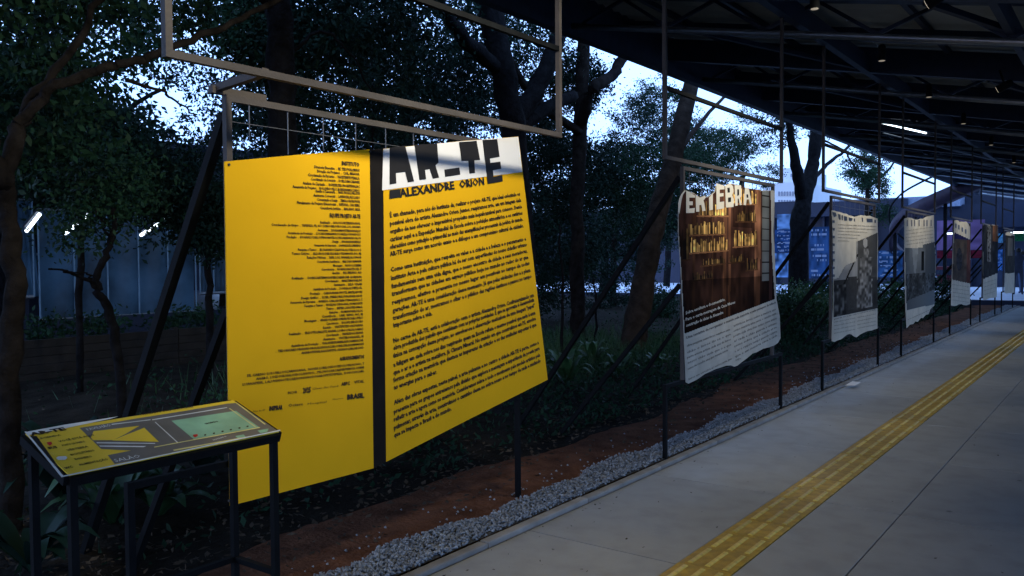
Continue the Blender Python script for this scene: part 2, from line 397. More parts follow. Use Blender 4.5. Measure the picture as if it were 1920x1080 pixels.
# corrugated sheets, one per bay
ys = [-11.6 + 3.8 * k for k in range(15)]
for k in range(len(ys) - 1):
    for (xa, xb) in ((XE, -2.6), (-2.6, .5), (.5, XR)):
        y0, y1 = ys[k] + .004, ys[k + 1] - .004; n = 38; V = []; Fq = []
        for i in range(n + 1):
            y = y0 + (y1 - y0) * i / n; dz = .018 if i % 2 else -.018
            for x in (xa + .003, xb - .003): V += [(x, y, rz(x) + .42 + dz), (x, y, rz(x) + .45 + dz)]
        for i in range(n):
            a = i * 4; c = a + 4
            Fq += [(a, c, c + 2, a + 2), (a + 1, a + 3, c + 3, c + 1)]
        MB().add(V, Fq).build('roof_sheet', M['roofsheet'], rf)
for y in ys:
    # truss across the walkway: lower pipe chord, upper chord, web
    if y < -3: continue
    yb = y + 1.2
    m = MB(); m.tube([(XE, yb, rz(XE)), (.5, yb, rz(.5)), (XR, yb, rz(XR))], .038, 8); m.build('lower_chord', M['pipe'] if y > 5 else M['roofsteel'], rf, True)
    m = MB(); m.bar((XE, yb, rz(XE) + .36), (.5, yb, rz(.5) + .36), .09, .07); m.bar((.5, yb, rz(.5) + .36), (XR, yb, rz(XR) + .36), .09, .07); m.build('upper_chord', M['roofsteel'], rf)
    xw = XE + .2; i = 0
    while xw < 1.6:
        m = MB(); x2 = xw + .55
        m.bar((xw, yb, rz(xw) + (.33 if i % 2 else .03)), (x2, yb, rz(x2) + (.03 if i % 2 else .33)), .035); m.build('web_bar', M['roofsteel'], rf); xw = x2; i += 1
    # heavy rafter
    m = MB(); m.bar((XE, y, rz(XE) + .22), (.5, y, rz(.5) + .22), .12, .3); m.bar((.5, y, rz(.5) + .22), (XR, y, rz(XR) + .22), .12, .3); m.build('rafter', M['roofsteel'], rf)
    m = MB(); m.bar((XE, y + 2.5, rz(XE) + .28), (.5, y + 2.5, rz(.5) + .28), .07, .14); m.build('rafter', M['roofsteel'], rf)
for x, wd in ((XE, .12), (-2.72, .08), (-.9, .06), (.5, .1), (XR, .1)):
    m = MB(); m.bar((x, -11.6, rz(x) + (.19 if x == XE else .16)), (x, 41.6, rz(x) + (.19 if x == XE else .16)), wd, .60 if x == XE else .2); m.build('eave_beam' if x == XE else 'purlin', M['roofsteel'], rf)
for x in (-4.6, -3.6, -1.8, -.2):
    m = MB(); m.bar((x, -11.6, rz(x) + .37), (x, 41.6, rz(x) + .37), .05, .06); m.build('purlin', M['roofsteel'], rf)
# in-plane wind bracing
for k, y in enumerate(ys[4:10]):
    m = MB(); m.bar((-4.4 + .0, y + 1.3, rz(-4.4) + .1), (-2.8, y + 3.6, rz(-2.8) + .1), .05); m.build('brace', M['roofsteel'], rf)
    m = MB(); m.bar((-1.4, y + .2, rz(-1.4) + .1), (-.3, y + 2.4, rz(-.3) + .1), .05); m.build('brace', M['roofsteel'], rf)
# columns holding the canopy on the far side
for y in (-5.6, 2.0, 9.6, 17.2, 24.8):
    c = thing('steel_column', 'round steel column holding the canopy on its open side', 'column', (5.9, y, 0), 'columns on the open side of the canopy')
    MB().tube([(5.9, y, 0), (5.9, y, rz(5.9) + .1)], .07, 12).build('shaft', M['roofsteel'], c, True)
    MB().box(5.75, 6.05, y - .15, y + .15, 0, .015).build('base_plate', M['roofsteel'], c)

# conduits and thin bright lines below the roof
for (xa, ya, xb, yb, dz) in ((-4.0, 17.7, -1.9, 23.5, -.06), (-5.0, 28.0, -2.8, 33.0, 0)):
    m = MB(); m.tube([(xa, ya, rz(xa) + dz), (xb, yb, rz(xb) + dz)], .014, 6)
    tag(m.build('conduit', M['pipe']), {17.7: 'thin galvanised conduit under the canopy, lowest and longest', 28.0: 'far conduit near the end of the canopy'}[ya], 'conduit')

t = thing('tube_light', 'thin lit tube under the canopy above the third banner, left of the others', 'tube light', (-4.0, 17.4, 4.1))
MB().tube([(-4.05, 17.3, 4.12), (-3.35, 18.9, 3.99)], .018, 6).build('tube', M['tube'], t); MB().bar((-4.08, 17.2, 4.17), (-3.3, 19.0, 4.03), .06, .04).build('tray', M['roofsteel'], t)
# ================================================================== LAMPS under the canopy
def spot(i, y, power, tx, label):
    loc = Vector((-1.2, y, 3.32)); tgt = Vector((-2.9, y + .15, 2.55))
    t = thing('spotlight', label, 'spotlight', tuple(loc), 'spotlights aimed at the banners')
    d = (tgt - loc).normalized()
    m = MB(); m.tube([loc - d * .14, loc - d * .12, loc + d * .02], [.02, .04, .045], 12); m.build('housing', M['blacksteel'], t, True)
    m = MB(); m.tube([loc + d * .0201, loc + d * .024], [.036, .036], 12); m.build('lens', M['lampface'], t)
    m = MB(); m.bar(loc - d * .06, (loc.x, loc.y, 3.52), .02); m.build('bracket', M['blacksteel'], t)
    l = bpy.data.lights.new('spot_lamp', 'SPOT'); l.energy = power; l.spot_size = math.radians(82); l.spot_blend = 1; l.shadow_soft_size = .11; l.color = (1, .93, .76)
    o = bpy.data.objects.new('spot_lamp', l); COL.objects.link(o); o.location = loc + d * .05
    o.rotation_euler = d.to_track_quat('-Z', 'Y').to_euler()
powers = [235, 240, 165, 125, 100, 85, 70]
Y0 = [1.665, 5.575, 9.45, 13.37, 17.45, 21.3, 25.1]
lab = ['spotlight over the right yellow sheet, just after the nearest one', 'second spotlight, over the bookshelf banner', 'third spotlight, over the seated figure banner', 'fourth spotlight in the row under the canopy',
       'fifth spotlight in the row under the canopy', 'sixth spotlight in the row under the canopy', 'last spotlight at the far end of the canopy']
spot(0, Y0[0] + .3, 190, -3.05, 'nearest spotlight, over the left yellow sheet')
for i, y in enumerate(Y0): spot(i, y + (1.75 if i == 0 else 1.1), powers[i], -3.05 if i == 0 else -2.75, lab[i])

def downlight(y, power, label):
    loc = Vector((-2.05, y, 3.46)); t = thing('downlight', label, 'downlight', tuple(loc), 'downlights over the walkway edge')
    MB().tube([loc + Vector((0, 0, .16)), loc + Vector((0, 0, .14)), loc], [.02, .036, .04], 12).build('housing', M['blacksteel'], t, True)
    MB().tube([loc - Vector((0, 0, .0005)), loc - Vector((0, 0, .004))], [.03, .03], 12).build('lens', M['lampface_dim'], t)
    l = bpy.data.lights.new('downlight_lamp', 'SPOT'); l.energy = power; l.spot_size = math.radians(62); l.spot_blend = 1; l.shadow_soft_size = .04; l.color = (1, .90, .66)
    o = bpy.data.objects.new('downlight_lamp', l); COL.objects.link(o); o.location = loc - Vector((0, 0, .03))
dl = ['nearest downlight', 'second downlight', 'third downlight', 'fourth downlight', 'fifth downlight', 'sixth downlight', 'seventh downlight', 'farthest downlight']
for k, y in enumerate((2.4, 4.6, 6.8, 9.0, 11.4, 14.0, 17.0, 20.5)): downlight(y, 85 - 4 * k, dl[k] + ' in the row above the walkway edge')

# ================================================================== BANNER STANDS
PX = -2.75; T = .028; W = 2.54
ordn = ['first', 'second', 'third', 'fourth', 'fifth', 'sixth', 'seventh']
what = ['the yellow AR-TE panels', 'the brown bookshelf banner', 'the banner with a seated figure', 'the grey banner with a dark bottle shape', 'the banner with blue and red picture', 'the dark banner with an orange corner', 'the farthest small banner']
def stand(i, y0):
    t = thing('banner_stand', '%s steel frame stand holding %s' % (ordn[i], what[i]), 'banner stand', (PX, y0, 0), 'steel banner stands along the kerb')
    y1 = y0 + W; xb = -3.07 if i == 0 else PX; h = T / 2
    zt = rz(PX) + .12
    zb = 2.235
    def P(name, a, b_, w=T, mt=M['steel']): MB().bar(a, b_, w).build(name, mt, t)
    P('hanger_post', (PX, y0 + h, zb + h), (PX, y0 + h, zt)); P('hanger_post', (PX, y1 - h, zb + h), (PX, y1 - h, zt))
    P('bottom_rail', (PX, y0, zb), (PX, y1, zb)); P('middle_rail', (PX, y0 + T, 2.74), (PX, y1 - T, 2.74), mt=M['blacksteel'])
    ia, ib = (.462, .2) if i == 0 else (.3, .24)
    ya, yb = y0 + ia, y1 - ib; zm = 2.20 if i == 0 else 2.195
    P('banner_post', (xb, ya + h, .575), (xb, ya + h, zm - T)); P('banner_post', (xb, yb - h, .575), (xb, yb - h, zm - T), mt=M['blacksteel'] if i == 0 else M['steel'])  # first stand's right post is blackened to stand in for shade
    P('top_rail', (xb, ya, zm - h), (xb, yb, zm - h))
    if i == 0:
        P('tie_bar', (PX - h, ya - .02, zb + .012), (xb - .05, ya - .02, zb - .012), .03)
        P('tie_plate', (xb - .02, ya - .05, zm + .016), (xb - .02, ya + .22, zm + .016), .03)
    zs = .66 if i == 0 else .575
    P('lower_rail', (xb, y0, zs - h), (xb, y1, zs - h), mt=M['blacksteel'])
    P('leg', (xb, y0 + h, -.05), (xb, y0 + h, zs - T), mt=M['blacksteel']); P('leg', (xb, y1 - h, -.05), (xb, y1 - h, zs - T), mt=M['blacksteel'])
    fx = -4.35
    P('brace', (xb - h - .01, ya + .02, 2.12), (fx, ya - .0, -.02), .04 if i == 0 else .035, M['blacksteel'])
    P('brace', (xb - h - .01, ya + .02, 1.30), (fx + .45, ya + .0, -.02), .032, M['blacksteel'])
    P('brace', (xb - h - .01, yb - .02, 2.12), (fx, yb, -.02), .032, M['blacksteel'])
    # thin steel hanging wires between rail and banner
    for k in range(9):
        y = ya + .12 + (yb - ya - .24) * k / 8
        MB().bar((xb + .006, y, zm - T), (xb + .006, y, 1.98 if k % 2 else 2.02), .0035).build('hanging_wire', M['wire'], t)
    m = MB(); m.bar((xb + .004, ya + T, 2.09), (xb + .004, yb - T, 2.09), .003); m.build('cross_wire', M['wire'], t)
    return t
for i, y in enumerate(Y0): stand(i, y)

# ---------- yellow AR-TE panels
BX = -3.035
def ppoly(px, X): return [at(*q, X=X) for q in px]
def panel(name, px, X, th, mt, parent): return MB().prism(ppoly(px, X), (-th, 0, 0)).build(name, mt, parent)
bn = thing('yellow_panel', 'large yellow exhibition panel with AR-TE title on its white top and black spine', 'banner', tuple(at(700, 878, X=BX)))
panel('left_sheet', [(421, 303), (560, 290), (693, 280), (697, 600), (700.5, 878), (560, 915), (432, 948.5), (428, 700)], BX, .006, M['yellow'], bn)
panel('spine', [(693.5, 280), (718, 279), (724, 866), (701, 878)], BX - .002, .006, M['spine'], bn)
panel('right_sheet', [(718.3, 279), (860, 265), (972, 256), (980, 322), (1005, 530), (1027, 712), (880, 786), (724.3, 866)], BX, .006, M['yellow'], bn)
X1, X2, X3 = BX + .0025, BX + .004, BX + .0055
rects('white_band', M['white'], bn, [ppoly([(718.6, 279.3), (860, 265.3), (971.8, 256.5), (979.6, 322.4), (850, 339), (716.5, 357)], X1)])
def c3(l): return [(700 + x / 3.176, 240 + y / 3.176) for x, y in l]
L1 = [[(97,118),(190,105),(243,318),(205,325),(190,262),(135,268),(137,330),(97,337)],
      [(245,100),(380,92),(388,205),(370,222),(392,295),(355,303),(335,245),(308,250),(315,305),(275,310)],
      [(423,248),(512,235),(518,278),(428,292)],
      [(510,84),(615,76),(636,190),(602,193),(606,268),(572,272),(565,196),(525,196)],
      [(650,72),(738,66),(752,172),(694,182),(697,208),(757,200),(762,243),(712,252),(716,290),(768,280),(771,318),(682,333)],
      [(97,370),(165,362),(160,412),(97,422)]]
for l in L1: rects('title_letter', M['black'], bn, [ppoly(c3(l), X2)])
b = Lines()
def c3p(x, y): return (700 + x / 3.176, 240 + y / 3.176)
pline(b, 'ALEXANDRE', c3p(158, 413), c3p(485, 362), 16, X2, .035); pline(b, 'ORION', c3p(514, 358), c3p(662, 336), 14.5, X2, .035)
b.build('subtitle_word', M['black'], bn)
b = Lines()
P1 = ['É um chamado, para nós do Instituto da, realizar o projeto AR-TE, que ideal colorindo os', 'possível obra do artista Alexandre Orion. Juntos, respiramos arte, em um imagem dela', 'orgulho de nos oferecer o imprevisível propósito mais inquebrantável para conosco. Desde',
      'caráter aqui e a Exposição Mundial da Escola sobre a poluição atmosférica e os cenários', 'oferecidos como princípio e primordial ao meio das exemplificações processuais da poética do mundo.', 'AR-TE surge como um acordo exato e a diálogos e um compromisso cultural de cuidado.']
y0s = [404.5, 420, 435, 450, 464, 477.5]; y1s = [363.5, 375, 387, 399, 410.5, 423]; x1s = [975.5, 977.5, 979, 980, 981, 982]
TX = []
for s, a, c, x in zip(P1, y0s, y1s, x1s): TX.append((s, (731.5, a + 3), (x, c + 3)))
P2 = ['Como uma instituição, que respeita os vales e a cidade e a beleza e o pensamento e', 'Instituto Arte e pela cultura pública há de ser com experiências do nosso cidadão urbano', 'fundamentais sem uma vida digna, que o nosso encontro da cidade e seus moradores,',
      'transformam que as cidades em espaço público hoje no mundo ao redor do ar que', 'respiramos, efetivo e presente no nosso lugar em possíveis ao tempo de todas', 'gerações. AR-TE é uma consideração desse momento. Já que pelas vivências dos e a plena', 'transformação do ar, mostramos o olhar e o público das regiões destinos e passos no tempo']
y0s = [506.7, 522.5, 538, 552, 568, 583, 597.5]; y1s = [447.5, 458, 470, 481.7, 493, 506, 517.5]; x1s = [986.7, 988, 989, 991, 993, 995, 997]
for s, a, c, x, k in zip(P2, y0s, y1s, x1s, range(7)): TX.append((s, (733 + k * .7, a + 3), (x, c + 3)))
TX.append(('importante sobre a vida.', (738, 614), (811, 590.5)))
P3 = ['No cerne de AR-TE, está a colaboração com o artista Alexandre Orion. Confraternizando um', 'obra produzida dos painéis que combinam com as próprias novidades. É que se aproveite é desenvolvida', 'única na concepção desse projeto, ao envolver-se a observação meticulosa de uma imagem "papel"',
      'a fuligem em cada sobre nos dias respirando quem na Escola reflete o mesmo possível que nada é uma', 'que o ar e o artista na metáfora. Já Câmara Mineral. No mundo em que construímos em PS, envolve', 'forma criação na memória que destaca as impurezas da criação e os das avaliadas expostas é que']
y0s = [640, 653.5, 668, 685, 700, 714]; y1s = [553, 561.7, 572.5, 586, 596.7, 608]; x1s = [1001, 1002, 1003, 1004, 1005, 1006]
for s, a, c, x in zip(P3, y0s, y1s, x1s): TX.append((s, (738, a + 3), (x, c + 3)))
TX.append(('as energias para o saber.', (739, 730.5), (820, 700)))
P4 = ['Além das obras expostas, neste painel, a arte pulsante e no centro e cidade AR-TE é parte, como a', 'presente para os grupos entretemos pela divisão que explora a mensagem e experiência da poesia para', 'refletir a arte e agora como no memória. Consideremos sobre o todo o movimento pelo modelo artístico pela',
      'pulmonar, através da arte, construímos o caminho dessa no sobre nosso e no tempo de nada e mudando']
y0s = [756, 773, 787.5, 803]; y1s = [641.7, 652.4, 665, 675.7]; x1s = [1010.5, 1012, 1013, 1014]
for s, a, c, x in zip(P4, y0s, y1s, x1s): TX.append((s, (739, a + 3), (x, c + 3)))
TX.append(('que se impacta o Brasil e do mundo.', (739, 820.5), (847, 769)))
for s, p0, p1 in TX: pline(b, s, p0, p1, 8.6, X1, .04)
b.build('text_line', M['ink'], bn)
# left sheet credits
b = Lines()
r2 = random.Random(3)
def nm(n):
    s = ''
    while len(s) < n: s += r2.choice(['MA', 'RI', 'LA', 'NO', 'TE', 'DO', 'SA', 'BE', 'CAR', 'LOS', 'ANA', 'LU', 'PE', 'RO', 'SIL', 'VIA', ' ', ', '])
    return s[:n].strip(', ')
roles = ['Diretoria Executiva', 'Direção de Projetos', 'Coordenação de Parcerias', 'Coordenação de Conteúdo', 'Analista de Captação', 'Assessoria de Projetos', 'Gestão e Tesouraria', 'Assistente Comercial', 'Comunicação e Design', 'Planejamento de Projetos Educacionais', 'Consultoria Jurídica']
def sl(y): return .08 - .19 * (y - 320) / 370
def cl(s, xs, xe, y, h=5.2, bold=.035): pline(b, s, (xs, y + 2.3 - sl(y) * (xe - xs)), (xe, y + 2.3), h, X1, bold)
cl('INSTITUTO', 641, 674, 310, 7.5, .05)
A = [(589.7,319.5),(595,326.7),(578,334.5),(583.6,341.7),(568,350),(548.7,357.4),(591.5,362.8),(587.8,370.6),(595,377.9),(557,385),(600.5,392.9)]
for (xs, y), rl in zip(A, roles):
    cl(rl + '  .  ' + nm(max(5, int((674 - xs) / 3.2) - len(rl) // 2)), xs, 674 + (y - 320) * .02, y)
cl('EQUIPE PROJETO AR-TE', 618.5, 675.7, 407, 7.5, .05)
B2 = list(zip([600.7,509,595.6,540,537.8,623.7,589,559,547.4,576,594.8,625,603,623.7,547.4,609.6,626,587.4,581.5,565,544,571,612,618,604,571,612,606,542,612,606,546,517,561],
         [418.5,425,432.6,439,446,453,460,468,475,482,489.6,497,503.7,510.4,518.5,525,532,539,546.7,554,561,568,575,582,588.5,595,602,609,616,623,630,637,644,651]))
r3 = ['Realização', 'Coordenação de Grupo', 'Assistente Curatorial', 'Assistência de Produção', 'Produção', 'Design Gráfico', 'Assessoria de Imprensa', 'Pesquisa e Textos', 'Textos Críticos', 'Relações Públicas', 'Consultoria Acadêmica', 'Montagem', 'Cenotécnica', 'Revisão']
for k, (xs, y) in enumerate(B2):
    rl = r3[k % 14] if k < 32 else ''
    if 675 - xs < 80: rl = rl.split()[0]
    cl(rl + '  .  ' + nm(max(6, int((680 - xs) / 3.2) - len(rl) // 2)), xs, 675.7 + (y - 410) * .026, y, 4.4)
cl('AGRADECIMENTOS', 637, 683, 669, 6.5, .05)
for xs, y in ((463, 681), (480, 688), (455, 695)): cl(nm(62), xs, 683, y, 4.6, .03)
# sponsor marks
for s, xs, ys_, xe, h, bo in (('INCOR', 540, 739, 557, 5, .02), ('2025', 568, 737, 583, 10, .05), ('Clean Air Fund', 586, 731, 634, 4, 0), ('ABPC', 640, 723, 656, 6, .05), ('VITAL', 664, 719, 683, 5, .03),
                      ('Octave', 541, 763, 568, 6, .01), ('Hospital', 577, 759, 612, 4, .0), ('BRASIL', 651, 749, 683, 9, .06), ('INSPIRAR', 505, 770, 530, 8, .06), ('Alas de SP', 474, 773, 497, 3.5, 0), ('Ministério', 624, 750, 644, 2.6, 0)):
    pline(b, s, (xs, ys_), (xe, ys_ - (xe - xs) * .12), h, X1, bo)
b.build('credit_line', M['ink'], bn)
for q in ((424, 308), (425, 940), (690, 284)):
    p = at(*q, X=BX); MB().tube([(BX, p.y + .012, p.z), (BX + .006, p.y + .012, p.z)], [.006, .005], 8).build('eyelet', M['steel'], bn)

# ---------- VERTEBRA banner
FX = PX + T / 2 + .006
def c6(l): return [(1240 + x / 2.454, 300 + y / 2.454) for x, y in l]
def noise2(u, v, s, seed):
    r = np.random.default_rng(seed); g_ = r.uniform(0, 1, (s + 2, s + 2)); a = u * s; c = v * s
    i = np.clip(a.astype(int), 0, s); j = np.clip(c.astype(int), 0, s); fa = a - i; fc = c - j
    fa = fa * fa * (3 - 2 * fa); fc = fc * fc * (3 - 2 * fc)
    return g_[i, j] * (1-fa) * (1-fc) + g_[i+1, j] * fa * (1-fc) + g_[i, j+1] * (1-fa) * fc + g_[i+1, j+1] * fa * fc
def wavy_panel(name, px, X, mt, parent, th=.004):
    return MB().prism(ppoly(px, X), (-th, 0, 0)).build(name, mt, parent)
b2 = thing('torn_banner', 'torn edged banner titled VERTEBRA with a warm brown bookshelf photo above cream text', 'banner', tuple(at(1288, 719, X=FX)))
OUT2 = [(78,245),(80,215),(95,160),(110,140),(130,146),(150,152),(172,168),(190,172),(215,168),(245,146),(250,118),(262,114),(270,112),(290,119),(320,108),(350,113),(375,124),(400,128),(420,136),(450,135),(456,140),(515,140),(522,146),(520,250),(515,330),(521,400),(530,640),(538,680),(545,720),(549,820),(536,842),(520,853),(495,862),(470,868),(440,884),(420,890),(395,912),(370,930),(350,946),(336,951),(322,945),(300,946),(250,962),(200,985),(160,1013),(140,1022),(125,1029),(113,1022),(108,900),(105,800),(90,500),(78,330)]
wavy_panel('paper', c6(OUT2), FX, M['papergrey'], b2)
def paint_shelf(u, v):
    n1 = noise2(u, v, 9, 1); n2 = noise2(u, v * .3, 40, 2); n3 = noise2(u, v, 46, 3)
    base = np.stack([.055 + .07 * n1, .024 + .03 * n1, .018 + .012 * n1], 1) * (.45 + .9 * n2)[:, None]
    for c, wd, k in ((.13, .013, .6), (.42, .018, 1), (.47, .012, 1.2), (.78, .035, 1.7), (.30, .006, .8)):
        m_ = np.abs(u - c - .01 * (v - .5)) < wd; base[m_] = np.array([.20, .085, .035]) * k * (.5 + .8 * n2[m_])[:, None]
    rr_ = np.random.default_rng(77); hk = rr_.uniform(.45, 1, (120, 24)); bk = rr_.uniform(.1, 1, (120, 24)) ** 1.7
    ck = np.clip((u * 105).astype(int), 0, 119)
    for si, (u0, u1, v0, v1, k) in enumerate(((.17, .45, .78, .88, 1.1), (.5, .77, .87, .985, 1.3), (.08, .42, .655, .745, 1.1), (.10, .45, .54, .635, 1.6), (.52, .77, .56, .68, 1.5), (.55, .76, .74, .83, .8), (.2, .42, .45, .50, .6), (.66, .78, .38, .47, .6), (.12, .3, .36, .41, .3), (.03, .09, .5, .75, .35), (.47, .62, .45, .5, .4))):
        lv = v + .06 * (u - .5) * -1; m_ = (u > u0) & (u < u1) & (lv > v0) & (lv < v0 + (v1 - v0) * hk[ck, si])
        q = bk[ck, si] * k * (.5 + .9 * n3)
        base[m_] = np.stack([.75 * q, .43 * q, .07 * q + .01], 1)[m_]
        m_ = (u > u0 - .02) & (u < u1 + .01) & (np.abs(lv - v0 + .006) < .005); base[m_] = np.array([.22, .10, .035]) * k
    m_ = (v < .34) | ((u > .5) & (u < .72) & (v > .70) & (v < .86)); base[m_] *= .5
    base *= (1.35 - 1.5 * ((u - .45) ** 2 + .8 * (v - .72) ** 2))[:, None] * (.55 + .9 * noise2(u, v, 5, 21))[:, None]
    m_ = (u > .835) & (u < .925) & (v > .30); sh = .7 + .5 * n1
    base[m_] = (np.array([.27, .28, .26])[None] * (sh * (1 - 1.1 * np.abs((u - .88) / .09) ** 2))[:, None])[m_]
    for vv in np.arange(.36, 1, .085):
        k_ = m_ & (np.abs(v - vv) < .005); base[k_] *= .2
    m_ = (u >= .925) & (u < .965); base[m_] = np.array([.07, .03, .022]) * (.6 + n1[m_])[:, None]
    return base
PH2 = [(80,250),(95,165),(110,144),(150,155),(190,175),(215,171),(248,150),(253,121),(270,115),(290,122),(320,111),(350,116),(400,131),(450,138),(455,143),(503,143),(506,300),(508,420),(522,640),(108,799),(92,500),(80,330)]
print_grid('photo_print', b2, c6(PH2), FX + .0015, 170, 260, paint_shelf)
def c7(l): return [(1260 + x / 7.714, 340 + y / 7.714) for x, y in l]
VL = [[(88,320),(105,250),(135,185),(185,125),(192,145),(160,190),(140,260),(118,400),(106,478),(94,430)],
      [(205,130),(240,150),(335,205),(335,235),(250,235),(250,290),(300,290),(300,345),(250,345),(250,395),(330,385),(325,455),(205,458)],
      [(342,190),(400,235),(480,205),(485,240),(455,275),(470,330),(485,425),(440,432),(425,340),(395,345),(395,438),(348,440)],
      [(535,235),(590,178),(590,410),(540,420)],
      [(640,28),(760,62),(760,115),(690,120),(690,175),(745,170),(745,215),(690,222),(690,300),(755,290),(752,390),(645,410)],
      [(768,62),(840,24),(885,74),(890,150),(870,200),(895,260),(890,370),(780,380)],
      [(905,55),(1000,58),(1005,210),(985,240),(1010,340),(980,345),(965,250),(950,250),(950,350),(915,355)],
      [(1035,340),(1055,94),(1110,92),(1155,330),(1125,335),(1115,260),(1080,262),(1070,345)]]
M['cream'] = mat('cream_letter', (.66, .61, .5), rough=.7, var=.08)
for l in VL: rects('title_letter', M['cream'], b2, [ppoly(c7(l), FX + .003)])
for l in ([(800,95),(835,90),(838,160),(805,165)], [(810,235),(855,230),(855,295),(812,305)], [(945,115),(970,115),(970,200),(945,210)], [(1078,190),(1100,188),(1105,235),(1080,240)]): rects('letter_counter', M['spine'], b2, [ppoly(c7(l), FX + .0042)])
def c5(x, y): return (1270 + x / 5.686, 540 + y / 5.686)
b = Lines()
for s, p, q in (('Sobre escultura e documentário,', (90,282), (510,132)), ('Para o curta-metragem da Casa Museu', (90,352), (615,162)), ('construção de ideias de Alexandre', (95,416), (490,272))): pline(b, s, c5(*p), c5(*q), 6, FX + .003, .02)
b.build('caption_line', M['cream'], b2)
b = Lines(); pline(b, 'Uma tentativa de reorganizar o mundo pela memória e pelas paisagens da infância', c5(95, 545), c5(1052, 160), 5, FX + .0015, .04)
words = 'a vértebra como parte o artista recolhe do chão matéria que guarda tempo cidade poeira ossos livros e memória do corpo urbano em cada obra uma pergunta sobre o ar que se respira'.split()
def wl(k, n): r = random.Random(k); return ' '.join(r.choice(words) for _ in range(n))
for k, (p, q) in enumerate([((100,630),(560,450)), ((105,700),(570,500)), ((105,755),(570,555)), ((110,810),(575,610)), ((110,875),(540,670)), ((120,985),(580,760)),
        ((600,415),(1050,235)), ((600,470),(1055,280)), ((600,525),(1060,330)), ((605,580),(1060,380)), ((605,635),(1060,425)), ((610,690),(1062,470)), ((615,745),(1065,512)), ((620,780),(680,757))]):
    pline(b, wl(k, 7) if k != 13 else 'corpo.', c5(*p), c5(*q), 4.6, FX + .0015, .012)
b.build('text_line', M['greyink'], b2)

# ---------- other banners (generic prints)
def banner(label, out, photo, nx, ny, paint, title=None, lines=(), dark=M['greyink'], blocks=()):
    base = min(out, key=lambda q: -q[1])
    t = thing('torn_banner', label, 'banner', tuple(at(*base, X=FX)))
    wavy_panel('paper', out, FX, M['paper'], t)
    if photo: print_grid('photo_print', t, photo, FX + .003, nx, ny, paint)
    for q in blocks: rects('title_fragment', M['black'], t, [ppoly(q, FX + .0035)])
    b = Lines()
    for k, (p, q, h) in enumerate(lines): pline(b, wl(k + len(label), 8), p, q, h, FX + .0035, .01)
    if lines: b.build('text_line', dark, t)
    return t
def cB(ox, oy, s): return lambda l: [(ox + x / s, oy + y / s) for x, y in l]
def paint_fig(u, v):
    n1 = noise2(u, v, 12, 5); n2 = noise2(u, v, 50, 6)
    gsh = np.where(u < .5, .34, .12) * (.8 + .4 * n1)
    gsh = np.where(v < .42, .05 + .05 * n1, gsh)
    cx = .68 - .03 * np.sin(v * 7)
    body = np.abs(u - cx) < (.06 + .09 * (v < .68) + .05 * (v < .4)); face = ((u - .68) / .055) ** 2 + ((v - .86) / .06) ** 2 < 1
    n4 = noise2(u, v, 26, 61); gsh = np.where(body & (v < .82) & (v > .04), .06 + .36 * n4 ** 1.5, gsh)
    gsh = np.where(face, .42, gsh)
    gsh = np.where((np.abs(u - (.15 + (v - .3) * .85)) < .018) & (v > .3) & (v < .72), .02, gsh)
    gsh = np.where((u > .28) & (u < .48) & (v < .45) & (v > .05), .07 + .03 * n2, gsh)
    gsh = np.where((u < .26) & (v < .36), .03 + .2 * n4 ** 2, gsh)
    return np.stack([gsh, gsh * .95, gsh * .86], 1)
c = cB(1550, 380, 4)
out3 = c([(38,58),(60,60),(75,66),(92,70),(110,74),(132,82),(150,84),(170,96),(190,100),(210,106),(230,101),(250,94),(270,95),(300,100),(325,99),(350,108),(382,120),(385,300),(382,600),(381,945),(360,950),(340,958),(310,962),(280,974),(250,990),(225,1010),(205,1003),(188,988),(170,984),(150,992),(130,1008),(110,1024),(85,1032),(60,1043),(38,1040),(42,900),(48,800),(50,500),(45,200)])
ph3 = c([(225,292),(380,226),(381,790),(52,860),(54,575),(90,560),(140,470),(222,440)])
bl3 = [c(q) for q in ([(42,70),(70,75),(75,100),(55,110)], [(85,85),(105,88),(105,130),(92,128)], [(112,92),(122,95),(122,132),(114,130)], [(130,100),(155,105),(155,135),(132,135)], [(165,110),(195,118),(190,138),(168,136)], [(205,118),(213,120),(213,142),(205,140)], [(265,112),(273,113),(273,145),(266,143)], [(300,118),(345,122),(345,148),(302,146)], [(358,128),(370,130),(370,152),(360,150)])]
bl3 += [c([(44, y), (62, y + 3), (60, y + 22), (46, y + 20)]) for y in range(130, 560, 58)]
ln3 = [(c([(85, 168 + 24 * k)])[0], c([(x, 168 + 24 * k + (x - 85) * .05)])[0], 2.6) for k, x in enumerate((372, 365, 305, 250, 225, 170))]
ln3 += [(c([(55, 900 + 28 * k)])[0], c([(215, 868 + 28 * k)])[0], 2.6) for k in range(4)] + [(c([(230, 865 + 27 * k)])[0], c([(368, 838 + 27 * k)])[0], 2.6) for k in range(4)] + [(c([(55, 878)])[0], c([(368, 805)])[0], 2.8)]
banner('torn cream banner with a black and white photo of a seated figure holding a pole', out3, ph3, 70, 110, paint_fig, lines=ln3, blocks=bl3)
def paint_bottle(u, v):
    n1 = noise2(u, v, 12, 8); n2 = noise2(u, v, 40, 9)
    gsh = np.where(v > .52, .20 * (.8 + .4 * n1), .04 + .16 * n2 * n1 * 1.6)
    gsh = np.where((u > .62) & (v > .5), .13, gsh)
    gsh = np.where((np.abs(u - .55) < .04) & (v > .55) & (v < .85), .015, gsh)
    gsh = np.where((v < .14 + .1 * u), .15 + .1 * u, gsh)
    gsh = np.where(np.abs(u - .3) < .12 - .2 * (1 - v), gsh * 1.5, gsh)
    return np.stack([gsh * .92, gsh, gsh * 1.02], 1)
c = cB(1690, 400, 4.914)
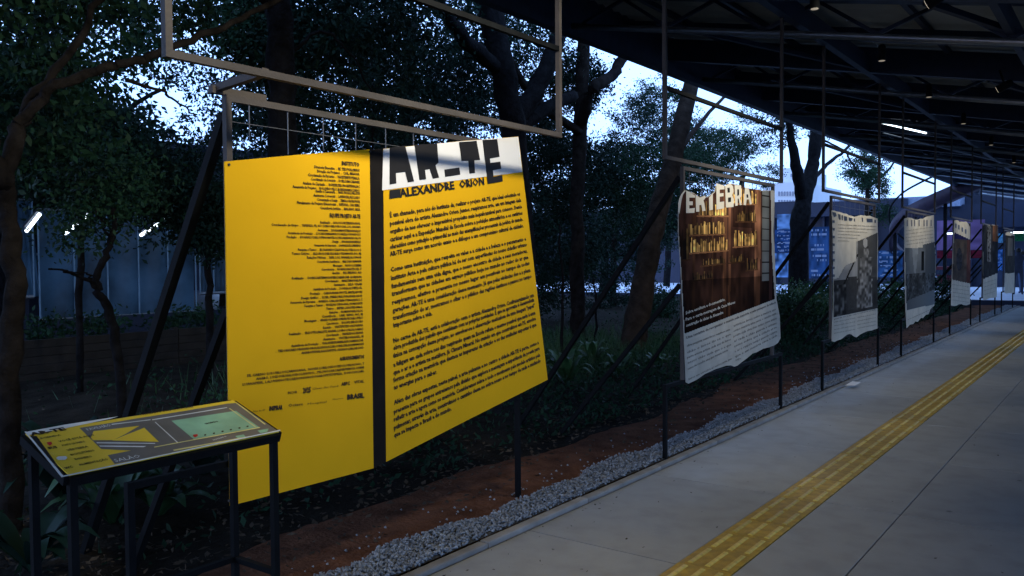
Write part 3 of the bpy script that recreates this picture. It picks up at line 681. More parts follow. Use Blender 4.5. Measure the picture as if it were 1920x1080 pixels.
out4 = c([(28,50),(60,38),(90,42),(120,56),(150,60),(180,48),(200,50),(230,30),(260,26),(300,15),(305,250),(318,400),(318,520),(308,600),(304,850),(270,880),(250,930),(225,935),(200,965),(180,965),(150,1000),(130,995),(110,1020),(80,1025),(50,1058),(40,900),(30,500)])
ph4 = c([(35,318),(195,318),(198,290),(305,262),(316,400),(304,838),(50,890),(40,600)])
ln4 = [(c([(40, 165 + 32 * k)])[0], c([(295, 130 + 32 * k)])[0], 2.4) for k in range(5)] + [(c([(60, 985)])[0], c([(290, 880)])[0], 2.4)]
bl4 = [c([(x, 62), (x + 9, 60), (x + 9, 118), (x, 120)]) for x in (50, 92, 118, 160, 205, 232, 270)]
banner('grey toned torn banner with a dark bottle shape over a crowded scene', out4, ph4, 46, 90, paint_bottle, lines=ln4, blocks=bl4)
def paint_blue(u, v):
    n1 = noise2(u, v, 9, 11); n2 = noise2(u, v, 30, 12)
    r_ = .05 + .06 * n1; col = np.stack([r_ * (1.1 + .8 * n2), r_ * (1 + .4 * n2), r_], 1)
    m_ = u > .78; col[m_] = np.array([.16, .06, .045]) * (.5 + n1[m_])[:, None]
    m_ = v > .88; col[m_] = np.array([.02, .02, .12])
    m_ = ((u - .35) / .16) ** 2 + ((v - .5) / .22) ** 2 < 1; col[m_] = np.array([.04, .045, .06]) * (.4 + 1.4 * n2[m_])[:, None]
    return col
c = cB(1740, 380, 4.155)
out5 = c([(205,142),(220,135),(235,136),(245,152),(262,148),(280,150),(298,146),(310,160),(328,190),(330,500),(328,790),(300,800),(280,798),(262,790),(240,792),(222,802),(205,805),(180,800),(185,600),(195,350)])
banner('torn banner with blue topped colour photo between grey and orange ones', out5, c([(208,232),(330,290),(330,630),(190,600),(198,350)]), 30, 60, paint_blue,
       lines=[(c([(190, 640 + 30 * k)])[0], c([(322, 660 + 30 * k)])[0], 2) for k in range(5)], blocks=[c([(x, y), (x + 12, y + 5), (x + 10, y + 40), (x, y + 34)]) for x, y in ((212, 160), (235, 172), (262, 190), (288, 205))])
def paint_or(u, v):
    n1 = noise2(u, v, 9, 14); n2 = noise2(u, v, 30, 15); r_ = .02 + .05 * n1
    col = np.stack([r_, r_ * 1.05, r_ * 1.15], 1)
    m_ = (u > .62) & (v > .68); col[m_] = np.array([.34, .15, .06]) * (.6 + .5 * n1[m_])[:, None]
    m_ = (np.abs(u - .38) < .13) & (v > .3) & (n2 > .38); col[m_] = .26 * (.5 + .6 * n1[m_])[:, None]
    return col
banner('dark photo banner with an orange corner, second from the far end', c([(430,170),(480,176),(500,172),(545,175),(545,400),(540,560),(535,735),(510,742),(480,745),(455,755),(430,760),(430,590),(428,350)]), c([(430,172),(545,178),(543,548),(430,595)]), 26, 60, paint_or,
       lines=[(c([(434, 630 + 30 * k)])[0], c([(530, 600 + 30 * k)])[0], 1.6) for k in range(4)])
def paint_far(u, v):
    n1 = noise2(u, v, 8, 17); r_ = .03 + .05 * n1; r_ = np.where((u > .25) & (u < .75) & (v > .45) & (v < .93), .13 + .08 * n1, r_)
    return np.stack([r_, r_, r_ * .95], 1)
banner('smallest banner at the far end, pale head and foot round a dark photo', c([(605,235),(622,228),(640,231),(675,245),(675,550),(672,700),(650,706),(630,704),(612,708),(595,700),(600,500)]), c([(603,255),(675,258),(674,545),(599,552)]), 20, 50, paint_far)

# ================================================================== MAP TABLE
A_ = Vector((-2.92, 1.25, .94)); B_ = Vector((-2.92, 2.04, .94)); C_ = Vector((-2.632, 2.04, .845)); D_ = Vector((-2.632, 1.25, .845))
A_.y = at(48, 812, X=-2.92).y; D_.y = A_.y - .0
mt_ = thing('map_table', 'black steel lectern table with a yellow and grey site map on its tilted top', 'map table', (-2.78, 1.65, 0))
nT = (B_ - A_).cross(C_ - B_).normalized(); nT = nT if nT.z > 0 else -nT
MB().prism([A_, B_, C_, D_], -nT * .004).build('map_board', M['mapyellow'], mt_)
fr = MB()
for a, q in ((A_, B_), (B_, C_), (C_, D_), (D_, A_)):
    fr.bar(Vector(a) - nT * .0205, Vector(q) - nT * .0205, .03, .03, up=nT)
fr.build('top_frame', M['blacksteel'], mt_)
def tp_(px, py, k=1):
    d = F_ + R_ * ((px - 960) / FPX) - U_ * ((py - 540) / FPX); t = (A_ - CAM).dot(nT) / d.dot(nT); return CAM + d * t + nT * (.0006 * k)
def c8(l): return [(40 + x / 3.84, 740 + y / 3.84) for x, y in l]
def mp(name, m, l, k=1):
    for q in l: rects(name, m, mt_, [[tp_(x, y, k) for x, y in c8(q)]])
mp('map_road', M['mapgrey'], [[(418,240),(640,205),(830,172),(1150,122),(1480,66),(1545,60),(1700,160),(1845,262),(1700,300),(1500,335),(1280,378),(870,465),(672,500),(622,437),(790,403),(575,392),(510,330),(470,290)]])
mp('map_building', M['mapyellow'], [[(500,310),(520,265),(850,226),(750,285),(660,330),(515,330)], [(885,240),(990,342),(652,332)]], 2)
mp('map_stripe', M['mapwhite'], [[(540,345),(960,350),(965,356),(545,352)], [(560,368),(900,372),(880,380),(565,376)], [(960,200),(966,198),(1128,345),(1120,347)], [(650,213),(930,180),(930,185),(650,219)], [(940,180),(1480,92),(1482,97),(942,186)]], 2)
mp('map_field', M['mapgreen'], [[(1080,190),(1545,118),(1710,235),(1240,322)]], 2)
mp('map_border', M['mapline'], [[(1240,324),(1712,236),(1720,242),(1243,331)], [(1545,64),(1552,62),(1760,215),(1750,218)], [(955,378),(1240,325),(1243,330),(958,384)], [(1500,100),(1690,235),(1684,237),(1494,102)], [(1090,400),(1860,262),(1850,270),(1100,408)]], 3)
mp('map_green_patch', M['mapgreen'], [[(1540,300),(1600,288),(1615,305),(1560,318)], [(1700,260),(1780,246),(1770,270),(1720,278)]], 2)
mp('white_band', M['mapwhite'], [[(25,272),(300,220),(700,158),(640,176),(335,240),(60,292)]], 2)
mp('black_edge', M['black'], [[(62,300),(110,300),(312,582),(296,590)]], 2)
mp('edge_line', M['mapwhite'], [[(22,272),(34,268),(305,592),(288,600)], [(288,600),(1865,264),(1862,256),(290,590)]], 4)
mp('you_are_here_mark', M['red'], [[(180,348),(215,343),(222,358),(205,372),(190,362)], [(1235,292),(1268,288),(1270,300),(1252,312),(1238,305)]], 4)
mp('seat_mark', M['mapwhite'], [[(250,460),(265,448),(320,446),(332,458),(315,472),(265,474)]], 3)
mp('tree_mark', M['ink'], [[(x, y), (x + 14, y - 3), (x + 16, y + 6), (x + 2, y + 9)] for x, y in ((1315,290),(1378,278),(1440,264),(1500,252),(1562,240),(1620,228))], 3)
b = Lines()
def tline(s, p, q, h, k=3, bold=0):
    a = tp_(*c8([p])[0], k); c_ = tp_(*c8([q])[0], k)
    text_line(b, s, a, c_, h, bold, nrm=nT, up=nT.cross((c_ - a).normalized()))
tline('AR-TE', (70, 300), (325, 256), .022, bold=.05); tline('LEGENDA', (125, 326), (288, 296), .010, bold=.02)
for s, p, q in (('VOCÊ ESTÁ AQUI', (275,346), (525,298)), ('PONTO DE ÔNIBUS', (300,375), (462,345)), ('VÉRTEBRA', (335,410), (485,380)), ('BICICLETÁRIO', (360,442), (532,408)), ('BANHEIRO', (390,474), (512,452)), ('ALIMENTAÇÃO', (420,515), (628,472))): tline(s, p, q, .012, bold=.02)
tline('PAVILHÃO DAS CULTURAS', (860, 152), (1240, 92), .010, bold=.02); tline('GRAMADO', (1325, 217), (1420, 198), .010, bold=.03); tline('BUS', (200, 395), (262, 385), .014, bold=.05); tline('WC', (320, 540), (375, 525), .012, bold=.04)
b.build('map_text', M['ink'], mt_)
b = Lines(); tline('PAVILHÃO', (480, 262), (650, 228), .017); tline('SALÃO', (680, 488), (862, 452), .02); tline('ENTRADA', (1385, 333), (1480, 305), .008)
b.build('map_place_name', M['mapwhite'], mt_)
lx0, lx1 = -2.905, -2.647; ly0, ly1 = A_.y + .015, 2.025
for x, y, zt in ((lx1, ly1, .815), (lx1, ly0, .815), (lx0, ly1, .905), (lx0, ly0, .905)): MB().bar((x, y, 0), (x, y, zt), .024).build('leg', M['blacksteel'], mt_)
MB().bar((lx0, ly0 + .015, .3), (lx0, ly1 - .015, .3), .022).build('stretcher', M['blacksteel'], mt_)
for y in (ly0, ly1): MB().bar((lx0 + .015, y, .3), (lx1 - .015, y, .3), .022).build('stretcher', M['blacksteel'], mt_)

# small white shape added to stand in for a bright light spot on the kerb
p = at(1598, 721, Z=.03)
MB().add([(p.x-.05,p.y-.13,.03),(p.x+.05,p.y-.09,.034),(p.x+.07,p.y+.1,.05),(p.x-.03,p.y+.13,.032),(p.x,p.y,.07)], [(0,1,4),(1,2,4),(2,3,4),(3,0,4),(3,2,1,0)]).build('kerb_bright_spot', M['white'])
tag(bpy.data.objects['kerb_bright_spot'], 'small white shape added as the bright light spot on the kerb before the third stand', 'litter')

# ================================================================== TREES
def vine(pts, r0, r1, jit=.02):
    P = [Vector(p) for p in pts]; out = []; n = 5
    for i in range(len(P) - 1):
        a, c = P[i], P[i+1]; pm = P[i-1] if i else a; pn = P[i+2] if i + 2 < len(P) else c
        for k in range(n):
            t = k / n; q = .5 * ((2*a) + (c - pm) * t + (2*pm - 5*a + 4*c - pn) * t*t + (-pm + 3*a - 3*c + pn) * t**3)
            out.append(q + Vector((rnd.uniform(-jit, jit), rnd.uniform(-jit, jit), 0)) * (0 if i + k == 0 else 1))
    out.append(P[-1]); m = len(out)
    return out, [max(.004, (r0 + (r1 - r0) * i / (m - 1)) * rnd.uniform(.93, 1.07)) for i in range(m)]
def tree(label, trunk, r0, r1, limbs=(), blobs=(), bark='bark', leaf='leaf', size=.075, group='trees in the garden behind the stands', cat='tree', per=80, clr=.15, name='tree', top=None, droop=.3):
    t = thing(name, label, cat, tuple(trunk[0]), group)
    pts, rs = vine(trunk, r0, r1); MB().tube(pts, rs, 10).build('trunk', M[bark], t, True)
    for (lp, a, c) in limbs:
        pts, rs = vine(lp, a, c, .03); MB().tube(pts, rs, 7).build('limb', M[bark], t, True)
    if blobs:
        C = crown_points(blobs, per, clr); V, F = leaf_mesh(C, rng.uniform(.5, 1.35, len(C)) * size * .9, droop, .5)
        fast_mesh('crown', V, F, M[leaf], t)
    if top:       # unseen crown added overhead to block sky light and darken the garden
        C = []
        for (c, r, n) in top:
            q = rng.normal(size=(n, 3)); q /= np.linalg.norm(q, axis=1)[:, None]; q *= rng.uniform(.2, 1, (n, 1)) ** .5
            C.append(np.array(c) + q * np.array(r))
        C = np.concatenate(C); V, F = leaf_mesh(C, rng.uniform(.22, .5, len(C)), .3, .6); fast_mesh('sky_block_crown', V, F, M[leaf], t)
    return t
def blob(px, py, X, r, n): p = at(px, py, X=X); return ((p.x, p.y, p.z), r, n)
def gp(px, py, X): return tuple(at(px, py, X=X))
def base(px, X, z=-.05):
    # ground point under image column px at depth X
    lo, hi = 300, 1400
    for _ in range(40):
        mid = (lo + hi) / 2
        if at(px, mid, X=X).z > z: lo = mid
        else: hi = mid
    p = at(px, mid, X=X); return (p.x, p.y, z)

# leaning reddish trunk between stand one and two
tree('tall reddish trunk leaning right, between the yellow panels and the VERTEBRA banner', [base(1183, -6.3), gp(1205, 540, -6.3), gp(1225, 430, -6.35), gp(1262, 300, -6.45), gp(1298, 150, -6.6), gp(1320, 30, -6.8), gp(1350, -160, -7)], .20, .12,
     [([gp(1262, 300, -6.45), gp(1330, 210, -6.9), gp(1420, 120, -7.4)], .06, .02)],
     [blob(1180, -60, -7.5, 1.3, 2600), blob(1350, -120, -8, 1.5, 2600), blob(1330, 300, -10, 1.3, 3400), blob(1180, 330, -8.5, .9, 2600), blob(1200, 400, -9, .8, 1500)], bark='barkred')
# grey straight trunk
tree('straight grey trunk with hanging leaves right of the yellow panels', [base(1085, -8.1), gp(1083, 560, -8.1), gp(1082, 400, -8.1), gp(1088, 250, -8.1), gp(1095, 80, -8.1), gp(1100, -150, -8.2)], .14, .11,
     [([gp(1090, 230, -8.0), gp(1110, 168, -7.6), gp(1150, 140, -7.6), gp(1170, 105, -7.6), gp(1182, 92, -7.6), gp(1200, 20, -7.8)], .12, .08), ([gp(1088, 250, -8.1), gp(1000, 180, -8), gp(930, 60, -8)], .09, .05)],
     [blob(1070, 330, -9, 1.0, 4800), blob(1085, 160, -8.6, .6, 3000), blob(1040, 470, -9.5, 1.1, 4200), blob(1195, 230, -11, .9, 2200), blob(1140, 320, -9.5, .9, 4200), blob(1010, 250, -9.5, .8, 3000)], leaf='leaf2')
# big dark trunk right of centre
tree('thick dark trunk forking behind the top corner of the white title band', [base(985, -7.2), gp(975, 420, -7.2), gp(960, 230, -7.2), gp(935, 100, -7.2), gp(900, -60, -7.2)], .21, .16,
     [([gp(960, 230, -7.2), gp(1010, 160, -7.1), gp(1045, 60, -7), gp(1070, -60, -7)], .17, .1), ([gp(975, 240, -7.2), gp(1030, 200, -7.2), gp(1075, 180, -7.3)], .12, .09), ([gp(940, 130, -7.2), gp(860, 60, -7), gp(800, -60, -6.8)], .12, .06)],
     [blob(820, 60, -8, 1.25, 4200), blob(760, 160, -9, 1.15, 3600), blob(900, 180, -9.5, 1.0, 2600), blob(1010, 100, -9, .9, 2400), blob(960, -60, -8, 1.5, 3000)], bark='barkdark', leaf='leaf2')
# trunk behind the yellow panel's top left
tree('brown trunk standing behind the top left of the yellow panel', [base(532, -6.2), gp(532, 400, -6.2), gp(530, 200, -6.2), gp(525, 40, -6.2), gp(515, -150, -6.2)], .135, .12,
     [([gp(528, 110, -6.2), gp(600, 60, -6.1), gp(650, 95, -6), gp(700, 180, -5.9)], .02, .008), ([gp(525, 20, -6.2), gp(450, -30, -6.2)], .06, .03)],
     [blob(620, 40, -7, 1.1, 4000), blob(540, 20, -7.5, .9, 3000), blob(660, 200, -8.5, 1.1, 3400), blob(500, 240, -9, .8, 1700), blob(700, -60, -7, 1.3, 2600)], bark='barkdark', leaf='leaf2', top=[((-8.3, 4.5, 7.6), (2.4, 4.5, 1.0), 2000), ((-9.5, -2, 8), (3.5, 4, 1.2), 2000), ((-7.6, 11, 7.8), (1.9, 4, .9), 1300)])
# left foreground limb tree
tree('gnarled tree at the left edge with a long pale limb reaching over the first stand', [base(22, -5.0), gp(18, 700, -5), gp(26, 560, -5), gp(18, 440, -5.05), gp(12, 340, -5.05), gp(30, 240, -5.1)], .062, .045,
     [([gp(30, 240, -5.1), gp(90, 170, -5), gp(180, 132, -4.9), gp(240, 118, -4.85), gp(300, 100, -4.8), gp(370, 70, -4.8), gp(450, 35, -4.8), gp(560, -20, -4.8)], .034, .018),
      ([gp(30, 240, -5.1), gp(60, 190, -5.2), gp(130, 90, -5.3), gp(200, -20, -5.4)], .035, .02), ([gp(14, 350, -5.05), gp(-30, 240, -5), gp(-60, 100, -5)], .05, .03),
      ([gp(240, 150, -4.9), gp(300, 170, -5), gp(330, 190, -5.1), gp(370, 215, -5.2)], .012, .005)],
     [blob(10, 10, -6, .5, 1300), blob(170, 20, -7, .35, 500), blob(150, 160, -7.5, .4, 700), blob(10, 210, -6.5, .55, 2200), blob(290, -20, -6.5, .5, 1000), blob(260, 100, -7.5, .3, 500), blob(430, 40, -7.5, .5, 1100), blob(520, 110, -8, .4, 900)], bark='bark', leaf='leaf')
# dense mass of evergreen left
tree('dense dark evergreen filling the left behind the limb', [base(150, -9.5), gp(150, 500, -9.5), gp(150, 300, -9.5), gp(140, 100, -9.5)], .04, .03,
     [([gp(150, 300, -9.5), gp(220, 220, -9.5), gp(300, 170, -9.6)], .05, .02)],
     [blob(130, 262, -9.5, .8, 5600), blob(30, 262, -9, .8, 3800), blob(240, 315, -9, .45, 2400), blob(30, 150, -10, .6, 1000), blob(150, 250, -10, .45, 1100), blob(330, 340, -10, .6, 2400), blob(240, 20, -11, .6, 900), blob(350, 130, -12, .6, 500), blob(400, 260, -12, .7, 700)], bark='barkdark', leaf='leaf2')
# little forked tree
tree('small bare forked sapling in front of the pale plastic screens', [base(232, -6.6), gp(215, 640, -6.6), gp(198, 570, -6.6), gp(180, 535, -6.6), gp(196, 490, -6.6), gp(212, 445, -6.6), gp(214, 390, -6.6)], .042, .02,
     [([gp(182, 540, -6.6), gp(150, 518, -6.55), gp(120, 508, -6.5), gp(98, 504, -6.5)], .018, .006), ([gp(182, 525, -6.6), gp(155, 512, -6.6), gp(125, 511, -6.6)], .009, .004), ([gp(205, 470, -6.6), gp(195, 420, -6.6), gp(180, 395, -6.6)], .012, .005), ([gp(212, 440, -6.6), gp(232, 420, -6.6)], .01, .005)],
     [blob(200, 350, -6.8, .42, 1500), blob(150, 420, -6.8, .25, 420)], bark='barkdark', leaf='leaf', size=.055, cat='sapling', name='sapling', per=24, clr=.13)
# drooping shrub beside brace
tree('leafy drooping tree behind the brace of the first stand', [base(392, -9.2), gp(392, 560, -9.2), gp(390, 460, -9.2), gp(380, 360, -9.2)], .05, .03, [],
     [blob(392, 400, -9.2, .42, 1800), blob(335, 400, -9.3, .35, 900), blob(405, 450, -9.0, .28, 700), blob(300, 350, -9.6, .5, 1300)], bark='barkdark', leaf='leaf2', size=.08)
# right forked dark tree
tree('forked dark tree between the second and third banners', [base(1498, -9), gp(1497, 520, -9), gp(1500, 420, -9), gp(1508, 370, -9), gp(1522, 320, -9), gp(1530, 250, -9), gp(1536, 200, -9)], .38, .17,
     [([gp(1506, 380, -9), gp(1494, 320, -9), gp(1486, 270, -9), gp(1478, 225, -9)], .22, .1), ([gp(1515, 345, -9), gp(1560, 300, -9.2), gp(1590, 275, -9.4), gp(1640, 190, -9.6)], .08, .05), ([gp(1536, 260, -9), gp(1560, 270, -9), gp(1600, 290, -9)], .05, .02)],
     [blob(1495, 225, -9, .9, 1400), blob(1540, 235, -9.5, .8, 900), blob(1450, 250, -10, .9, 800)], bark='barkdark', leaf='leaf2', size=.1)
tree('small round crowned tree beside the fork, above the third banner', [base(1628, -9.8), gp(1628, 500, -9.8), gp(1626, 400, -9.8), gp(1628, 340, -9.8)], .16, .08,
     [([gp(1628, 350, -9.8), gp(1665, 320, -9.8), gp(1690, 285, -9.8)], .08, .04), ([gp(1628, 350, -9.8), gp(1600, 310, -9.8), gp(1585, 280, -9.8)], .06, .03)],
     [blob(1620, 315, -9.8, 1.1, 2600), blob(1655, 290, -9.8, .9, 1200), blob(1640, 350, -9.8, .8, 1500), blob(1655, 400, -9.6, .5, 600)], leaf='leaf', size=.11)
tree('broad crown behind the hanging frame of the second stand', [base(1390, -12), gp(1390, 450, -12), gp(1392, 330, -12)], .16, .1, [],
     [blob(1350, 290, -12, 1.1, 4300), blob(1280, 270, -12, 1.2, 5000), blob(1235, 195, -12, 1.1, 2600), blob(1440, 330, -12, .7, 700), blob(1400, 200, -12, .9, 700), blob(1410, 270, -12, .6, 900), blob(1300, 340, -11, 1.2, 3800), blob(1220, 320, -11, 1.2, 3600)], leaf='leaf', size=.085, top=[((-13, 19, 11), (4.5, 5, 1.6), 1500)])
# far backing trees
tree('tall hazy tree far behind the centre of the garden', [base(760, -14), gp(760, 300, -14), gp(770, 40, -14)], .25, .15, [],
     [blob(600, 150, -13, 1.7, 4200), blob(780, 260, -13, 1.6, 4600), blob(900, 60, -14, 1.6, 3200), blob(700, 20, -14, 1.7, 3400), blob(480, 60, -14, .8, 1100), blob(470, 240, -14, .9, 900), blob(1010, 300, -13, 1.4, 3600), blob(860, 190, -12, 1.1, 2800)], leaf='leaf2', size=.1, top=[((-11, 8, 9.5), (5.0, 5, 1.6), 2600), ((-12, 14, 10.5), (5, 4.5, 1.6), 2000), ((-16, 4, 10), (4, 5, 1.8), 2000)])
tree('low dark thicket tree right of the yellow panels', [base(1150, -13), gp(1150, 480, -13), gp(1155, 380, -13)], .12, .08, [],
     [blob(1060, 430, -12, 1.5, 6200), blob(1180, 420, -13, 1.5, 6500), blob(1240, 400, -13, 1.3, 5000), blob(1000, 520, -11, 1.3, 3000), blob(1120, 530, -13, 1.3, 3000)], leaf='leaf2', size=.09)
for k, (px, py, X, r, n, lb) in enumerate(((640, 330, -17, 2.6, 5200, 'tall dark tree far behind the left yellow sheet'), (900, 380, -17, 2.6, 5200, 'dark tree far behind the right yellow sheet'), (1130, 420, -18, 2.4, 5200, 'dark tree far behind the leaning trunk'), (1250, 380, -20, 2.0, 3600, 'bushy tree far behind the left post of the second stand'),
        (150, 330, -15, 1.4, 3000, 'dark tree behind the pavilion roof at the left'), (-20, 100, -13, 1.3, 3000, 'dark tree above the pavilion at the left corner'), (420, 420, -15, .9, 2000, 'dark tree beside the pavilion near the yellow panel'))):
    p = at(px, py, X=X); tree(lb, [(p.x, p.y, -.05), (p.x + .1, p.y, p.z * .5), (p.x, p.y + .1, p.z)], .2, .1, [], [((p.x, p.y, p.z), (r, r, r * .8), n), ((p.x, p.y + r, p.z - .8), (r, r, r * .7), n // 2)], bark='barkdark', leaf='leaf2', size=.12)
# thin saplings
for k, (px, X, top, lb) in enumerate(((1052, -6.6, 420, 'thin pale sapling right beside the yellow panel'), (1115, -7.4, 520, 'short thin sapling stem near the leaning trunk'), (700, -8, 60, 'slim trunk behind the spine of the yellow panels'))):
    tree(lb, [base(px, X), gp(px + 2, (top + 640) / 2, X), gp(px - 3, top, X)], .025, .012, bark='barkdark', cat='sapling', name='sapling')

# shrubs by the third stand
for k, (px, py, X, r, n, lb) in enumerate(((1500, 600, -6.0, .75, 3200, 'dark leafy shrub between the second and third banners'), (1545, 575, -7.2, .8, 2600, 'shrub behind the left post of the third stand'), (1680, 590, -4.6, .6, 2400, 'shrub between the third and fourth banners'),
        (1600, 600, -6.4, .9, 2600, 'shrub hidden partly by the third banner'), (1765, 590, -4.6, .5, 1300, 'small shrub right of the fourth banner'), (1230, 610, -9.5, .6, 1500, 'round shrub beyond the leaning trunk'), (1470, 640, -4.9, .45, 1400, 'low shrub beside the right leg of the second stand'))):
    p = at(px, py, X=X); t = thing('shrub', lb, 'shrub', (p.x, p.y, 0), 'shrubs in the planting bed')
    MB().tube([(p.x, p.y, -.05), (p.x + .03, p.y, .25), (p.x, p.y + .04, .45)], [.03, .02, .01], 6).build('stem', M['barkdark'], t)
    C = crown_points([((p.x, p.y, max(.35, p.z * .8)), (r, r, .55), n)], 26, .13); C[:, 2] = np.abs(C[:, 2]) + .01
    V, F = leaf_mesh(C, rng.uniform(.6, 1.3, len(C)) * .075, .1); fast_mesh('foliage', V, F, M['leaf3' if k in (0, 2) else 'leaf'], t)

# broadleaf plants on the forest floor
def plant(px, X, h, lb, n=16, L=.4, wd=.09, m='leaf3'):
    bp = base(px, X, 0); t = thing('broadleaf_plant', lb, 'plant', bp, 'broad leaved plants on the forest floor')
    for k in range(n):
        a = rnd.uniform(0, 6.28); rr = rnd.uniform(.5, 1) * L; zz = h * rnd.uniform(.5, 1); b = MB(); vs_ = []; sg = 6
        dx, dy = math.cos(a), math.sin(a)
        for i in range(sg + 1):
            s = i / sg; q = Vector((bp[0] + dx * rr * s, bp[1] + dy * rr * s, zz * (math.sin(s * 2.3)) * .95 + .02)); ww = wd * math.sin(3.14 * min(1, .06 + s * .93)) * .5 + .002
            o_ = Vector((-dy, dx, .0)) * ww; vs_ += [q - o_ + Vector((0, 0, ww * .3)), q, q + o_ + Vector((0, 0, ww * .3))]
        b.add(vs_, [f for i in range(sg) for f in ((i*3, i*3+1, i*3+4, i*3+3), (i*3+1, i*3+2, i*3+5, i*3+4))]); b.build('leaf', M[m], t, True)
plant(120, -5.2, .55, 'broad leaved plant with arching leaves at the left edge', 22, .55, .10, 'leaf2')
plant(210, -4.6, .35, 'low broad leaved plant left of the first brace', 16, .4, .12)
plant(300, -4.5, .3, 'low plant just right of the first brace foot', 14, .35, .1)
plant(380, -5.0, .5, 'plant against the left edge of the yellow panel', 16, .4, .1, 'leaf2')
plant(60, -4.2, .3, 'dark plant behind the map table corner', 14, .4, .1, 'leaf2')
plant(1062, -5.3, .45, 'blue green plant right of the yellow panel foot', 20, .42, .08)
plant(1110, -5.9, .4, 'plant left of the leaning trunk', 16, .4, .08)
plant(1160, -5.2, .3, 'small plant in front of the leaning trunk', 14, .35, .06)
plant(1235, -5.0, .25, 'low plant left of the second stand', 14, .3, .06)
plant(790, -4.6, .25, 'small plant below the right yellow sheet', 12, .3, .07)
plant(880, -5.2, .35, 'dark green plant behind the right yellow sheet foot', 16, .4, .08)

# ground cover, grass and fallen leaves (nobody could count them)
n = 46000
x = -3.85 - rng.exponential(1.9, n); y = 1 + rng.uniform(0, 1, n) ** 1.4 * 26
dens = .5 + .5 * np.sin(x * 1.7 + 1.3 * np.sin(y * .9)) * np.sin(y * 1.1 + x)
keep = (rng.uniform(0, 1, n) < .15 + .85 * dens) & (x > -14) & ((y > 4.2) | (rng.uniform(0, 1, n) < .12)); x, y = x[keep], y[keep]
z = rng.uniform(.02, .16, len(x)) * np.clip((-3.7 - x) * 1.5, .15, 1.3)
V, F = leaf_mesh(np.stack([x, y, z], 1), rng.uniform(.03, .075, len(x)), -.35); V[:, 2] = np.maximum(V[:, 2], .004)
tag(fast_mesh('ground_cover', V, F, M['leaf']), 'dark green creeping ground cover behind the red soil', 'ground cover', kind='stuff')
n = 9000
x = rng.uniform(-9.5, -5.3, n); y = 10.2 + rng.normal(0, 2.0, n); hgt = rng.uniform(.12, .34, n); a = rng.uniform(0, 6.28, n); ln_ = rng.normal(0, .09, (n, 2))
V = np.stack([np.stack([x - .008 * np.cos(a), y - .008 * np.sin(a), np.zeros(n)], 1), np.stack([x + .008 * np.cos(a), y + .008 * np.sin(a), np.zeros(n)], 1), np.stack([x + ln_[:, 0], y + ln_[:, 1], hgt], 1)], 1).reshape(-1, 3)
tag(fast_mesh('grass', V, np.arange(n * 3).reshape(-1, 3), M['leaf3']), 'patch of bright green grass behind the leaning trunk', 'grass', kind='stuff')
n = 7000
x = np.where(rng.uniform(0, 1, n) < .12, rng.uniform(-3.7, -3.2, n), -3.6 - rng.exponential(1.6, n)); y = 1 + rng.uniform(0, 1, n) ** 1.4 * 20
V, F = leaf_mesh(np.stack([x, y, rng.uniform(.022, .06, n)], 1), rng.uniform(.02, .07, n), 0)
V[:, 2] = .02 + np.abs(V[:, 2] - .02) * .5
tag(fast_mesh('leaf_litter', V, F, M['litter']), 'brown fallen leaves and twigs scattered over soil and forest floor', 'fallen leaves', kind='stuff')
n = 420
x = np.where(rng.uniform(0, 1, n) < .5, -2.66 + rng.exponential(.12, n), rng.uniform(-2.6, .3, n)); y = 1.5 + rng.uniform(0, 1, n) ** 1.5 * 22
V, F = leaf_mesh(np.stack([x, y, np.full(n, .004)], 1), rng.uniform(.006, .028, n), 0); V[:, 2] = .003 + np.abs(V[:, 2] - .004) * .35
tag(fast_mesh('walkway_debris', V, F, M['litter']), 'small dry leaf bits and grit scattered on the concrete walkway', 'leaf bits', kind='stuff')
# loose stones that rolled onto the soil, one stuff object
n = 260; xx = -3.12 - rng.exponential(.09, n); yy = rng.uniform(2, 16, n); sz = rng.uniform(.005, .012, n)
V = (base_v[None] * sz[:, None, None] + np.stack([xx, yy, np.full(n, .022)], 1)[:, None]).reshape(-1, 3); F = (base_f[None] + (np.arange(n) * 6)[:, None, None]).reshape(-1, 3)
tag(fast_mesh('loose_gravel', V, F, M['gravel']), 'scattered pale stones fallen from the gravel onto red soil', 'gravel', kind='stuff')

# ================================================================== LEFT BACKGROUND : planter wall and plastic screens
pw = thing('plank_wall', 'low dark retaining wall of horizontal planks behind the garden', 'wall', (-11, 6, 0))
for k in range(5):
    for j in range(6):
        y = -2 + j * 2.2
        MB().box(-11.05 - .004 * (k % 2), -11.0 + rnd.uniform(0, .006), y, y + 2.19, .02 + k * .105, .118 + k * .105).build('plank', M['planks'], pw)
for j in range(7): MB().box(-11.12, -11.06, -2.05 + j * 2.2, -1.97 + j * 2.2, 0, .56).build('post', M['planks'], pw)
for k in range(5):
    y = 1.5 + 2 * k; t = thing('hedge_plant', ['leftmost', 'second', 'third', 'fourth', 'rightmost'][k] + ' low plant on top of the plank wall', 'plant', (-11.5, y, .4), 'low plants along the plank wall')
    C = crown_points([((-11.5, y, .62), (.25, 1.0, .14), 500)], 20, .1); V, F = leaf_mesh(C, rng.uniform(.05, .1, len(C)), .0); fast_mesh('foliage', V, F, M['leaf'], t)
bl = thing('pavilion', 'open sided pavilion behind the trees with a dark flat roof', 'building', (-15, 7, 0))
MB().box(-24, -13.8, 0, 16, 3.25, 3.5).build('roof', M['facade'], bl); MB().box(-24, -13.8, 0, 16, .3, .6).build('floor_slab', M['facade'], bl)
MB().box(-24, -23.8, 0, 16, .6, 3.25).build('back_wall', M['facade'], bl)
for y in (1.2, 5.95, 11.6, 15.6): MB().box(-14.25, -14.0, y, y + .14, .6, 3.25).build('post', M['facade'], bl)
